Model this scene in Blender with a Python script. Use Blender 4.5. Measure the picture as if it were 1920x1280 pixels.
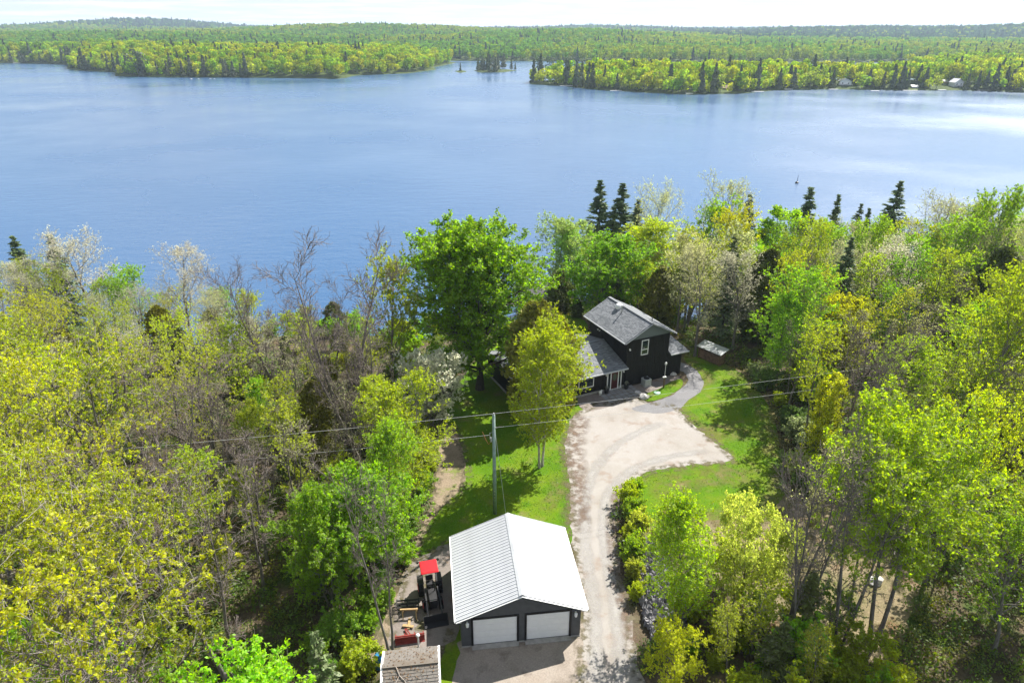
import bpy, math, random
import numpy as np
from mathutils import Vector, Matrix

# ------------------------------------------------------------------ camera, sky, sun, exposure
scene = bpy.context.scene
for o in list(bpy.data.objects):
    bpy.data.objects.remove(o)
COL = scene.collection
EYE = 35.0
PITCH = math.radians(24.7)
cam_d = bpy.data.cameras.new('camera')
cam_d.sensor_width = 36.0
cam_d.lens = 24.0
cam_d.clip_start = 0.5
cam_d.clip_end = 60000.0
cam = bpy.data.objects.new('camera', cam_d)
COL.objects.link(cam)
cam.location = (0, 0, EYE)
cam.rotation_euler = (math.pi / 2 - PITCH, 0, 0)
scene.camera = cam

SUN_AZ = math.radians(42.0)      # to the right of straight ahead
SUN_EL = math.radians(46.5)
world = bpy.data.worlds.new('World')
scene.world = world
world.use_nodes = True
wn = world.node_tree
wn.nodes.clear()
def WN(t, **kw):
    n = wn.nodes.new(t)
    for k, v in kw.items():
        setattr(n, k, v)
    return n
w_out = WN('ShaderNodeOutputWorld')
w_bg = WN('ShaderNodeBackground')
w_bg.inputs['Strength'].default_value = 0.068
w_sky = WN('ShaderNodeTexSky', sky_type='NISHITA')
w_sky.sun_disc = False
w_sky.sun_elevation = SUN_EL
w_sky.sun_rotation = SUN_AZ
w_sky.altitude = 300
w_sky.air_density = 1.0
w_sky.dust_density = 0.5
w_sky.ozone_density = 2.2
# fair-weather clouds on a plane overhead, so that they crowd towards the horizon
w_tc = WN('ShaderNodeTexCoord')
w_sep = WN('ShaderNodeSeparateXYZ')
wn.links.new(w_tc.outputs['Generated'], w_sep.inputs[0])
w_z = WN('ShaderNodeMath', operation='MAXIMUM'); w_z.inputs[1].default_value = 0.0
wn.links.new(w_sep.outputs['Z'], w_z.inputs[0])
w_z2 = WN('ShaderNodeMath', operation='ADD'); w_z2.inputs[1].default_value = 0.035
wn.links.new(w_z.outputs[0], w_z2.inputs[0])
w_dx = WN('ShaderNodeMath', operation='DIVIDE'); w_dy = WN('ShaderNodeMath', operation='DIVIDE')
wn.links.new(w_sep.outputs['X'], w_dx.inputs[0]); wn.links.new(w_z2.outputs[0], w_dx.inputs[1])
wn.links.new(w_sep.outputs['Y'], w_dy.inputs[0]); wn.links.new(w_z2.outputs[0], w_dy.inputs[1])
w_cmb = WN('ShaderNodeCombineXYZ')
wn.links.new(w_dx.outputs[0], w_cmb.inputs[0]); wn.links.new(w_dy.outputs[0], w_cmb.inputs[1])
w_noise = WN('ShaderNodeTexNoise')
w_noise.inputs['Scale'].default_value = 0.55
w_noise.inputs['Detail'].default_value = 9.0
w_noise.inputs['Roughness'].default_value = 0.58
wn.links.new(w_cmb.outputs[0], w_noise.inputs['Vector'])
w_ramp = WN('ShaderNodeMapRange'); w_ramp.clamp = True
w_ramp.inputs['From Min'].default_value = 0.44; w_ramp.inputs['From Max'].default_value = 0.60
w_ramp.inputs['To Max'].default_value = 0.85
wn.links.new(w_noise.outputs['Fac'], w_ramp.inputs['Value'])
w_mix = WN('ShaderNodeMix', data_type='RGBA')
wn.links.new(w_ramp.outputs[0], w_mix.inputs['Factor'])
# pale haze low on the horizon, all the way round
w_hz = WN('ShaderNodeMapRange'); w_hz.interpolation_type = 'SMOOTHERSTEP'
w_hz.inputs['From Min'].default_value = 0.0; w_hz.inputs['From Max'].default_value = 0.24
w_hz.inputs['To Min'].default_value = 0.85; w_hz.inputs['To Max'].default_value = 0.0
wn.links.new(w_z.outputs[0], w_hz.inputs['Value'])
w_mh = WN('ShaderNodeMix', data_type='RGBA')
wn.links.new(w_hz.outputs[0], w_mh.inputs['Factor'])
wn.links.new(w_sky.outputs[0], w_mh.inputs['A'])
w_mh.inputs['B'].default_value = (5.0, 5.6, 6.5, 1)
wn.links.new(w_mh.outputs['Result'], w_mix.inputs['A'])
w_mix.inputs['B'].default_value = (6.7, 6.7, 6.9, 1)
wn.links.new(w_mix.outputs['Result'], w_bg.inputs['Color'])
wn.links.new(w_bg.outputs[0], w_out.inputs['Surface'])

SUN_DIR = Vector((math.sin(SUN_AZ) * math.cos(SUN_EL), math.cos(SUN_AZ) * math.cos(SUN_EL), math.sin(SUN_EL)))
sun_d = bpy.data.lights.new('sun', 'SUN')
sun_d.energy = 5.0
sun_d.angle = math.radians(0.53)
sun_d.color = (1.0, 0.95, 0.87)
sun = bpy.data.objects.new('sun', sun_d)
COL.objects.link(sun)
sun.rotation_euler = SUN_DIR.to_track_quat('Z', 'Y').to_euler()
sun.location = SUN_DIR * 300

vs = scene.view_settings
vs.view_transform = 'Standard'
vs.look = 'None'
vs.exposure = 1.3
vs.gamma = 1.0
vs.use_curve_mapping = False
scene.cycles.max_bounces = 6
scene.cycles.diffuse_bounces = 3
scene.cycles.glossy_bounces = 2
scene.cycles.transmission_bounces = 4
scene.cycles.transparent_max_bounces = 8
scene.cycles.volume_bounces = 0
scene.cycles.caustics_reflective = False
scene.cycles.caustics_refractive = False
scene.cycles.sample_clamp_indirect = 6.0

# ------------------------------------------------------------------ helpers
LAKE = -8.0
SP, CP = math.sin(PITCH), math.cos(PITCH)
FPX = 1280.0
def at(px, py, z=0.0):
    """the place on the level z that lies on the sight line measured in the photograph"""
    v = (py - 640.0) / FPX
    t = (EYE - z) / (SP + CP * v)
    return ((px - 960.0) / FPX * t, t * (CP - SP * v))
def at_far(px, y, z):
    """x of something y metres ahead at height z, seen px across"""
    return (px - 960.0) / FPX * (y * CP + (EYE - z) * SP)
def proj(x, y, z):
    t = y * CP + (EYE - z) * SP
    dn = -(y * SP) + (EYE - z) * CP
    return 960 + x / t * FPX, 640 + dn / t * FPX

def tag(o, label=None, cat=None, group=None, kind=None):
    if label: o['label'] = label
    if cat: o['category'] = cat
    if group: o['group'] = group
    if kind: o['kind'] = kind
    return o
def empty(name, loc=(0, 0, 0), rz=0.0, label=None, cat=None, group=None):
    o = bpy.data.objects.new(name, None)
    o.empty_display_size = 0.3
    COL.objects.link(o)
    o.location = loc
    o.rotation_euler = (0, 0, rz)
    return tag(o, label, cat, group)
def link(name, me, parent=None, mat=None, loc=None, rot=None, scale=None):
    if mat is not None and len(me.materials) == 0:
        me.materials.append(mat)
    o = bpy.data.objects.new(name, me)
    COL.objects.link(o)
    if parent is not None: o.parent = parent
    if loc is not None: o.location = loc
    if rot is not None: o.rotation_euler = rot
    if scale is not None: o.scale = scale
    return o
def np_mesh(name, V, Q=None, T=None, mat=None, smooth=False):
    """fast mesh from numpy quads and triangles"""
    me = bpy.data.meshes.new(name)
    V = np.asarray(V, dtype=np.float32).reshape(-1, 3)
    parts = []; tot = []
    if Q is not None and len(Q):
        Q = np.asarray(Q, dtype=np.int32).reshape(-1, 4); parts.append(Q.ravel()); tot.append(np.full(len(Q), 4, np.int32))
    if T is not None and len(T):
        T = np.asarray(T, dtype=np.int32).reshape(-1, 3); parts.append(T.ravel()); tot.append(np.full(len(T), 3, np.int32))
    L = np.concatenate(parts); tot = np.concatenate(tot)
    start = np.concatenate([[0], np.cumsum(tot)[:-1]]).astype(np.int32)
    me.vertices.add(len(V)); me.vertices.foreach_set('co', V.ravel())
    me.loops.add(len(L)); me.loops.foreach_set('vertex_index', L)
    me.polygons.add(len(tot))
    me.polygons.foreach_set('loop_start', start)
    if smooth:
        me.polygons.foreach_set('use_smooth', np.ones(len(tot), dtype=bool))
    me.update(calc_edges=True)
    me.validate()
    if mat is not None: me.materials.append(mat)
    return me

class MB:
    """collects simple solids into one mesh"""
    def __init__(s): s.v = []; s.f = []
    def add(s, vs_, fs_):
        n = len(s.v); s.v += [tuple(p) for p in vs_]; s.f += [tuple(i + n for i in f) for f in fs_]; return s
    def box(s, x0, x1, y0, y1, z0, z1):
        return s.add([(x0,y0,z0),(x1,y0,z0),(x1,y1,z0),(x0,y1,z0),(x0,y0,z1),(x1,y0,z1),(x1,y1,z1),(x0,y1,z1)],
                     [(0,3,2,1),(4,5,6,7),(0,1,5,4),(1,2,6,5),(2,3,7,6),(3,0,4,7)])
    def bar(s, a, b, w, h, up=(0, 0, 1)):
        a = Vector(a); b = Vector(b); d = (b - a).normalized(); up = Vector(up)
        sx = d.cross(up)
        if sx.length < 1e-4: sx = d.cross(Vector((1, 0, 0)))
        sx.normalize(); uy = sx.cross(d)
        q = []
        for p in (a, b):
            for i, j in ((-1,-1),(1,-1),(1,1),(-1,1)):
                q.append(p + sx * (w / 2 * i) + uy * (h / 2 * j))
        return s.add(q, [(0,1,2,3),(7,6,5,4),(0,4,5,1),(1,5,6,2),(2,6,7,3),(3,7,4,0)])
    def tube(s, pts, rad, n=8, cap=True):
        pts = [Vector(p) for p in pts]
        if not hasattr(rad, '__len__'): rad = [rad] * len(pts)
        base = len(s.v); vs_ = []; fs_ = []
        for i, p in enumerate(pts):
            d = (pts[min(i + 1, len(pts) - 1)] - pts[max(i - 1, 0)]).normalized()
            ref = Vector((0, 0, 1)) if abs(d.z) < 0.9 else Vector((1, 0, 0))
            a = d.cross(ref).normalized(); b = a.cross(d)
            for k in range(n):
                t = 2 * math.pi * k / n
                vs_.append(p + (a * math.cos(t) + b * math.sin(t)) * rad[i])
        for i in range(len(pts) - 1):
            for k in range(n):
                k2 = (k + 1) % n
                fs_.append((i*n+k, i*n+k2, (i+1)*n+k2, (i+1)*n+k))
        if cap:
            fs_.append(tuple(range(n))[::-1]); fs_.append(tuple((len(pts)-1)*n + k for k in range(n)))
        return s.add(vs_, fs_)
    def prism(s, poly, z0, z1):
        """vertical prism over a plan polygon (counter-clockwise)"""
        n = len(poly)
        vs_ = [(p[0], p[1], z0) for p in poly] + [(p[0], p[1], z1) for p in poly]
        fs_ = [tuple(range(n))[::-1], tuple(range(n, 2 * n))] + [(k, (k+1) % n, n + (k+1) % n, n + k) for k in range(n)]
        return s.add(vs_, fs_)
    def slab(s, quad, th):
        """sheet of thickness th whose upper face is the given polygon"""
        q = [Vector(p) for p in quad]; n = len(q)
        nr = (q[1] - q[0]).cross(q[2] - q[0]).normalized()
        if nr.z < 0: q = q[::-1]; nr = -nr
        lo = [p - nr * th for p in q]
        return s.add(q + lo, [tuple(range(n)), tuple(range(n, 2*n))[::-1]] + [(k, n+k, n+(k+1) % n, (k+1) % n) for k in range(n)])
    def mesh(s, name, mat=None, smooth=False, bevel=0.0):
        me = bpy.data.meshes.new(name)
        me.from_pydata(s.v, [], s.f); me.update()
        if bevel > 0:
            import bmesh
            bm = bmesh.new(); bm.from_mesh(me)
            bmesh.ops.bevel(bm, geom=list(bm.edges), offset=bevel, segments=1, affect='EDGES', profile=0.5)
            bm.to_mesh(me); bm.free()
        if smooth:
            for p in me.polygons: p.use_smooth = True
        if mat is not None: me.materials.append(mat)
        return me
    def build(s, name, mat, parent=None, smooth=False, bevel=0.0, **kw):
        return link(name, s.mesh(name, mat, smooth, bevel), parent, **kw)

# ------------------------------------------------------------------ materials
def new_mat(name):
    m = bpy.data.materials.new(name); m.use_nodes = True
    nt = m.node_tree; nt.nodes.clear()
    out = nt.nodes.new('ShaderNodeOutputMaterial')
    return m, nt, out
def N(nt, t, ins=None, **kw):
    n = nt.nodes.new(t)
    for k, v in kw.items(): setattr(n, k, v)
    if ins:
        for k, v in ins.items():
            if isinstance(v, bpy.types.NodeSocket): nt.links.new(v, n.inputs[k])
            else: n.inputs[k].default_value = v
    return n
def rgb(c): return (c[0], c[1], c[2], 1.0)
def mixc(nt, f, a, b, blend='MIX'):
    n = nt.nodes.new('ShaderNodeMix'); n.data_type = 'RGBA'; n.blend_type = blend
    for idx, v in ((0, f), (6, a), (7, b)):
        s = n.inputs[idx]
        if isinstance(v, bpy.types.NodeSocket): nt.links.new(v, s)
        else: s.default_value = v if idx == 0 else rgb(v)
    return n.outputs[2]
def maprange(nt, v, a, b, c=0.0, d=1.0):
    n = N(nt, 'ShaderNodeMapRange', {'Value': v, 'From Min': a, 'From Max': b, 'To Min': c, 'To Max': d}); n.clamp = True
    return n.outputs[0]
def noise(nt, vec, scale, detail=4.0, rough=0.55):
    return N(nt, 'ShaderNodeTexNoise', {'Vector': vec, 'Scale': scale, 'Detail': detail, 'Roughness': rough}).outputs['Fac']
def coords(nt, kind='Object', scale=None):
    tc = nt.nodes.new('ShaderNodeTexCoord').outputs[kind]
    if scale:
        return N(nt, 'ShaderNodeMapping', {'Vector': tc, 'Scale': scale}).outputs[0]
    return tc
def plain(name, col, rough=0.7, spec=0.3, metal=0.0, var=0.25, scale=6.0, bump=0.0, bscale=40.0, col2=None):
    """paint, wood, metal: one colour with wear"""
    m, nt, out = new_mat(name)
    tc = coords(nt)
    f = noise(nt, tc, scale, 5.0)
    c2 = col2 or tuple(c * (1 - var) for c in col)
    f2 = maprange(nt, f, 0.35, 0.7)
    c = mixc(nt, f2, col, c2)
    b = N(nt, 'ShaderNodeBsdfPrincipled', {'Base Color': c, 'Roughness': rough, 'Metallic': metal, 'Specular IOR Level': spec})
    if bump > 0:
        bm = N(nt, 'ShaderNodeBump', {'Height': noise(nt, tc, bscale, 4.0), 'Strength': bump, 'Distance': 0.02})
        nt.links.new(bm.outputs[0], b.inputs['Normal'])
    nt.links.new(b.outputs[0], out.inputs[0])
    return m
def leaf_mat(name, trans=0.5, gloss=0.05, jitter=0.35, tcol=1.35, fixed=None):
    """leaf: reflects and lets light through; the colour of the kind comes with the object"""
    m, nt, out = new_mat(name)
    oi = nt.nodes.new('ShaderNodeObjectInfo')
    geo = nt.nodes.new('ShaderNodeNewGeometry')
    r1 = geo.outputs['Random Per Island']
    hsv = N(nt, 'ShaderNodeHueSaturation', {'Color': oi.outputs['Color'] if fixed is None else rgb(fixed),
            'Hue': maprange(nt, r1, 0, 1, 0.486, 0.514),
            'Value': maprange(nt, r1, 0, 1, 1 - jitter, 1 + jitter), 'Saturation': 1.0})
    r2 = maprange(nt, oi.outputs['Random'], 0, 1, 0.493, 0.510)
    r3 = N(nt, 'ShaderNodeMath', {0: oi.outputs['Random'], 1: 7.31}, operation='MULTIPLY')
    r3 = N(nt, 'ShaderNodeMath', {0: r3.outputs[0]}, operation='FRACT').outputs[0]
    hsv2 = N(nt, 'ShaderNodeHueSaturation', {'Color': hsv.outputs[0], 'Hue': r2, 'Value': maprange(nt, r3, 0, 1, 0.82, 1.18)})
    col = hsv2.outputs[0]
    tc = N(nt, 'ShaderNodeHueSaturation', {'Color': col, 'Hue': 0.5, 'Saturation': 1.12, 'Value': tcol}).outputs[0]
    d = N(nt, 'ShaderNodeBsdfDiffuse', {'Color': col, 'Roughness': 0.5})
    t = N(nt, 'ShaderNodeBsdfTranslucent', {'Color': tc})
    ms = N(nt, 'ShaderNodeMixShader', {0: trans, 1: d.outputs[0], 2: t.outputs[0]})
    g = N(nt, 'ShaderNodeBsdfGlossy', {'Color': (1, 1, 1, 1), 'Roughness': 0.6})
    m2 = N(nt, 'ShaderNodeMixShader', {0: gloss, 1: ms.outputs[0], 2: g.outputs[0]})
    nt.links.new(m2.outputs[0], out.inputs[0])
    return m
def bark_mat(name, col, col2):
    m, nt, out = new_mat(name)
    tc = coords(nt, 'Object', (3.0, 3.0, 0.7))
    f = noise(nt, tc, 2.2, 6.0, 0.65)
    c = mixc(nt, maprange(nt, f, 0.35, 0.65), col, col2)
    b = N(nt, 'ShaderNodeBsdfPrincipled', {'Base Color': c, 'Roughness': 0.9, 'Specular IOR Level': 0.15})
    bm = N(nt, 'ShaderNodeBump', {'Height': f, 'Strength': 0.6, 'Distance': 0.05})
    nt.links.new(bm.outputs[0], b.inputs['Normal'])
    nt.links.new(b.outputs[0], out.inputs[0])
    return m
def ground_mat(name, stops, scale, fine, bump=0.5, bdist=0.03, rough=0.95, extra=None, grain=0.3):
    """loose ground: patches of the colours in stops, grain on top. extra = (colour, scale, lo, hi) adds scattered patches"""
    m, nt, out = new_mat(name)
    tc = coords(nt)
    big = noise(nt, tc, scale, 6.0, 0.6)
    rp = nt.nodes.new('ShaderNodeValToRGB')
    nt.links.new(maprange(nt, big, 0.28, 0.72), rp.inputs[0])
    e = rp.color_ramp.elements
    e[0].position = 0.0; e[0].color = rgb(stops[0])
    e[1].position = 1.0; e[1].color = rgb(stops[-1])
    for i, s in enumerate(stops[1:-1]):
        x = e.new((i + 1) / (len(stops) - 1)); x.color = rgb(s)
    c = rp.outputs[0]
    if extra:
        for (ec, es, lo, hi) in extra:
            c = mixc(nt, maprange(nt, noise(nt, tc, es, 5.0, 0.6), lo, hi), c, ec)
    fn = noise(nt, tc, fine, 3.0, 0.7)
    c = mixc(nt, maprange(nt, fn, 0.25, 0.75, 0.0, 1.0), c, (0.5, 0.5, 0.5), 'OVERLAY') if False else mixc(nt, 1.0, c, mixc(nt, maprange(nt, fn, 0.3, 0.7), (1 - grain,) * 3, (1 + grain * 0.8,) * 3), 'MULTIPLY')
    b = N(nt, 'ShaderNodeBsdfPrincipled', {'Base Color': c, 'Roughness': rough, 'Specular IOR Level': 0.12})
    h = N(nt, 'ShaderNodeMath', {0: fn, 1: noise(nt, tc, fine * 0.3, 4.0)}, operation='ADD')
    bm = N(nt, 'ShaderNodeBump', {'Height': h.outputs[0], 'Strength': bump, 'Distance': bdist})
    nt.links.new(bm.outputs[0], b.inputs['Normal'])
    nt.links.new(b.outputs[0], out.inputs[0])
    return m

M = {}
M['leaf'] = leaf_mat('leaf', 0.58, 0.02, 0.4, 1.6)
M['needle'] = leaf_mat('needle', 0.22, 0.03, 0.4, 1.1)
M['bark'] = bark_mat('bark', (0.22, 0.20, 0.18), (0.085, 0.075, 0.065))
M['twig'] = bark_mat('twig', (0.36, 0.33, 0.30), (0.20, 0.18, 0.16))
M['twig_brown'] = bark_mat('twig_brown', (0.24, 0.20, 0.18), (0.13, 0.11, 0.10))
M['bark_pale'] = bark_mat('bark_pale', (0.42, 0.37, 0.33), (0.20, 0.175, 0.155))
M['bark_birch'] = bark_mat('bark_birch', (0.62, 0.58, 0.50), (0.25, 0.22, 0.19))
M['bark_dark'] = bark_mat('bark_dark', (0.10, 0.08, 0.065), (0.05, 0.04, 0.033))
M['forest_floor'] = ground_mat('forest_floor', [(0.030, 0.035, 0.012), (0.065, 0.052, 0.033), (0.113, 0.087, 0.057), (0.052, 0.057, 0.017)], 0.16, 5.0, 0.8, 0.08,
                               extra=[((0.048, 0.074, 0.016), 0.35, 0.5, 0.62)])
M['lawn'] = ground_mat('lawn', [(0.050, 0.115, 0.002), (0.070, 0.150, 0.003), (0.105, 0.165, 0.006), (0.055, 0.13, 0.002)], 0.35, 9.0, 0.5, 0.04,
                       extra=[((0.148, 0.144, 0.044), 0.5, 0.57, 0.72)])
M['dry_grass'] = ground_mat('dry_grass', [(0.078, 0.100, 0.017), (0.157, 0.135, 0.070), (0.200, 0.161, 0.100), (0.096, 0.109, 0.026)], 0.3, 7.0, 0.7, 0.06,
                            extra=[((0.148, 0.087, 0.052), 0.6, 0.56, 0.7)])
M['gravel'] = ground_mat('gravel', [(0.222, 0.198, 0.174), (0.270, 0.250, 0.227), (0.298, 0.280, 0.262), (0.246, 0.216, 0.186)], 0.22, 11.0, 0.35, 0.02, grain=0.14,
                         extra=[((0.204, 0.148, 0.113), 0.55, 0.56, 0.74), ((0.313, 0.304, 0.287), 1.3, 0.62, 0.75)])
M['gravel_grey'] = ground_mat('gravel_grey', [(0.139, 0.139, 0.146), (0.183, 0.181, 0.187), (0.157, 0.155, 0.158)], 0.4, 12.0, 0.4, 0.03, grain=0.18)
M['gravel_pink'] = ground_mat('gravel_pink', [(0.148, 0.126, 0.113), (0.204, 0.178, 0.161), (0.174, 0.150, 0.135)], 0.5, 12.0, 0.4, 0.03, grain=0.18,
                              extra=[((0.191, 0.122, 0.074), 0.8, 0.58, 0.72)])
M['dirt'] = ground_mat('dirt', [(0.174, 0.135, 0.091), (0.226, 0.178, 0.126), (0.157, 0.135, 0.078)], 0.5, 9.0, 0.6, 0.05,
                       extra=[((0.131, 0.165, 0.035), 0.7, 0.58, 0.68)])
# ------------------------------------------------------------------ ground and lake
def vnoise(x, y, seed=0):
    """smooth value noise in numpy"""
    xi = np.floor(x).astype(np.int64); yi = np.floor(y).astype(np.int64)
    xf = x - xi; yf = y - yi
    u = xf * xf * (3 - 2 * xf); v = yf * yf * (3 - 2 * yf)
    def h(a, b):
        n = (a * 374761393 + b * 668265263 + seed * 974711) & 0x7fffffff
        n = ((n ^ (n >> 13)) * 1274126177) & 0x7fffffff
        return ((n ^ (n >> 16)) & 0xffff) / 65535.0
    return (h(xi, yi) * (1 - u) + h(xi + 1, yi) * u) * (1 - v) + (h(xi, yi + 1) * (1 - u) + h(xi + 1, yi + 1) * u) * v
def sstep(a, b, x):
    t = np.clip((x - a) / (b - a), 0, 1); return t * t * (3 - 2 * t)
def shore_y(x):
    return 100 + 6 * np.sin(x * 0.055 + 0.6) + 3 * np.sin(x * 0.17) + np.where(x > 25, (x - 25) * 0.28, 0.0)
def terr(x, y):
    x = np.asarray(x, float); y = np.asarray(y, float)
    dx = np.maximum(np.maximum(-14 - x, x - 34), 0); dy = np.maximum(np.maximum(14 - y, y - 80), 0)
    wild = sstep(0, 10, np.hypot(dx, dy))
    z = wild * ((vnoise(x * 0.09, y * 0.09, 3) - 0.5) * 2.0 + (vnoise(x * 0.3, y * 0.3, 5) - 0.5) * 0.5)
    sy = shore_y(x)
    fall = sstep(0, 1, (y - (sy - 26)) / 30.0)
    return z * (1 - 0.6 * fall) - 9.3 * fall
def terr1(x, y): return float(terr(np.array([x]), np.array([y]))[0])

nx, ny = 220, 110
gx = np.linspace(-150, 180, nx); gy = np.linspace(-12, 165, ny)
X, Y = np.meshgrid(gx, gy); Z = terr(X, Y)
idx = np.arange(nx * ny).reshape(ny, nx)
Q = np.stack([idx[:-1, :-1], idx[:-1, 1:], idx[1:, 1:], idx[1:, :-1]], -1).reshape(-1, 4)
link('ground', np_mesh('ground', np.stack([X, Y, Z], -1), Q, mat=M['forest_floor'], smooth=True))['kind'] = 'structure'

# water: ripples as fine relief, the waves too small to see as roughness
m, nt, out = new_mat('water')
tc = coords(nt, 'Object')
mp = N(nt, 'ShaderNodeMapping', {'Vector': tc, 'Rotation': (0, 0, math.radians(-24)), 'Scale': (0.42, 1.0, 1.0)}).outputs[0]
n1 = noise(nt, mp, 0.42, 3.0, 0.55)
n2 = noise(nt, mp, 1.5, 3.0, 0.6)
n3 = noise(nt, tc, 0.013, 3.0, 0.55)       # gusts
h = N(nt, 'ShaderNodeMath', {0: n1, 1: 1.0}, operation='MULTIPLY').outputs[0]
h = N(nt, 'ShaderNodeMath', {0: n2, 1: 0.42, 2: h}, operation='MULTIPLY_ADD').outputs[0]
bm = N(nt, 'ShaderNodeBump', {'Height': h, 'Strength': maprange(nt, n3, 0.3, 0.7, 0.14, 0.40), 'Distance': 0.55})
wb = N(nt, 'ShaderNodeBsdfPrincipled', {'Base Color': (0.030, 0.085, 0.180, 1), 'Roughness': maprange(nt, n3, 0.3, 0.7, 0.17, 0.32), 'IOR': 1.9, 'Specular IOR Level': 0.5, 'Normal': bm.outputs[0]})
nt.links.new(wb.outputs[0], out.inputs[0])
M['water'] = m
W = 14000
lake_me = np_mesh('lake', [(-W, 60, LAKE), (W, 60, LAKE), (W, 2 * W, LAKE), (-W, 2 * W, LAKE)], [(0, 1, 2, 3)], mat=m)
link('lake', lake_me)['kind'] = 'structure'

# ------------------------------------------------------------------ sheets of gravel, grass and path on the level site
prng = random.Random(4)
def smooth_loop(P, step=0.5, jit=0.12):
    P = [Vector((p[0], p[1])) for p in P]; n = len(P); out = []
    for i in range(n):
        a, b, c, d = P[i-1], P[i], P[(i+1) % n], P[(i+2) % n]
        k = max(2, int((c - b).length / step))
        for j in range(k):
            t = j / k
            q = 0.5 * ((2*b) + (c-a)*t + (2*a - 5*b + 4*c - d)*t*t + (3*b - a - 3*c + d)*t*t*t)
            out.append(q)
    r = []
    for q in out:
        s = 1.0
        r.append((q.x + jit * (prng.random() + prng.random() - 1) * s, q.y + jit * (prng.random() + prng.random() - 1) * s))
    A = sum(r[i][0] * r[(i+1) % len(r)][1] - r[(i+1) % len(r)][0] * r[i][1] for i in range(len(r)))
    return r if A > 0 else r[::-1]
SHEETS = {}
def sheet(name, px, z, mat, jit=0.14, kind='structure'):
    loop = smooth_loop([at(*p) for p in px], jit=jit)
    SHEETS.setdefault(name, []).append(np.array(loop))
    me = bpy.data.meshes.new(name)
    me.from_pydata([(p[0], p[1], z) for p in loop], [], [tuple(range(len(loop)))]); me.update()
    o = link(name, me, None, mat); o['kind'] = kind
    return o
sheet('field', [(1440,945),(1470,900),(1530,905),(1600,960),(1690,1040),(1720,1110),(1690,1200),(1600,1260),(1480,1230),(1400,1120),(1330,1080),(1250,1000),(1330,965)], 0.005, M['dry_grass'], 0.5)
sheet('lawn', [(770,1085),(785,1030),(800,985),(850,930),(872,890),(862,840),(842,805),(832,775),(850,735),(880,690),(930,640),(960,612),(1030,590),(1095,600),(1110,640),(1190,700),(1120,760),(1075,780),(1070,830),(1080,885),(1080,940),(1078,985),(1085,1010),(1000,1040),(900,1055),(845,1060)], 0.009, M['lawn'])
sheet('lawn', [(1158,960),(1166,915),(1190,885),(1240,872),(1300,866),(1340,858),(1350,850),(1310,810),(1280,785),(1262,755),(1290,728),(1318,712),(1300,690),(1282,672),(1300,652),(1340,672),(1390,700),(1430,740),(1455,800),(1465,870),(1475,915),(1450,950),(1400,965),(1330,975),(1260,985),(1205,990)], 0.009, M['lawn'])
sheet('lawn', [(795,1290),(826,1240),(842,1180),(852,1130),(880,1150),(885,1220),(872,1290)], 0.009, M['lawn'])
sheet('trail', [(690,1250),(705,1200),(735,1130),(770,1040),(790,985),(812,935),(822,880),(818,830),(826,802),(846,798),(862,825),(872,880),(858,922),(815,965),(796,1005),(786,1050),(800,1100),(790,1180),(760,1250)], 0.013, M['dirt'], 0.25)
sheet('gravel_pad', [(735,1215),(738,1150),(752,1085),(775,1052),(812,1032),(850,1015),(900,1030),(900,1140),(866,1150),(852,1195),(815,1215),(800,1230)], 0.017, M['gravel_pink'], 0.2)
sheet('driveway', [(1085,1330),(1092,1240),(1094,1180),(1088,1110),(1076,1030),(1070,985),(1071,930),(1066,885),(1060,845),(1066,800),(1082,775),(1125,758),(1165,752),(1200,748),(1222,758),(1262,760),(1280,778),(1300,797),(1325,818),(1352,840),(1374,853),(1370,864),(1340,868),(1290,872),(1235,880),(1196,892),(1174,912),(1162,945),(1156,1000),(1162,1060),(1176,1110),(1188,1170),(1194,1230),(1204,1330)], 0.021, M['gravel'], 0.2)
M['gravel_tan'] = ground_mat('gravel_tan', [(0.20, 0.168, 0.138), (0.27, 0.235, 0.20), (0.24, 0.20, 0.165)], 0.5, 10.0, 0.4, 0.03, grain=0.18, extra=[((0.14, 0.115, 0.095), 0.7, 0.56, 0.72)])
sheet('forecourt', [(862,1330),(862,1225),(872,1195),(1000,1180),(1096,1160),(1100,1215),(1098,1330)], 0.017, M['gravel_tan'], 0.2)
def fade_mat(name, stops, scale, lo, hi, strength, nscale):
    """thin scatter of loose stuff that thins out towards its edges (attribute cover) in uneven patches"""
    m, nt, out = new_mat(name)
    tc = coords(nt)
    c = mixc(nt, maprange(nt, noise(nt, tc, scale, 5.0), 0.3, 0.7), stops[0], stops[1])
    c = mixc(nt, 1.0, c, mixc(nt, maprange(nt, noise(nt, tc, 11.0, 3.0), 0.3, 0.7), (0.85,) * 3, (1.12,) * 3), 'MULTIPLY')
    b = N(nt, 'ShaderNodeBsdfPrincipled', {'Base Color': c, 'Roughness': 0.95, 'Specular IOR Level': 0.12})
    at_ = nt.nodes.new('ShaderNodeAttribute'); at_.attribute_name = 'cover'
    f = N(nt, 'ShaderNodeMath', {0: at_.outputs['Fac'], 1: maprange(nt, noise(nt, tc, nscale, 5.0, 0.65), lo, hi, 0.0, strength)}, operation='MULTIPLY').outputs[0]
    mx = N(nt, 'ShaderNodeMixShader', {0: f, 1: nt.nodes.new('ShaderNodeBsdfTransparent').outputs[0], 2: b.outputs[0]})
    nt.links.new(mx.outputs[0], out.inputs[0])
    return m
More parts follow.
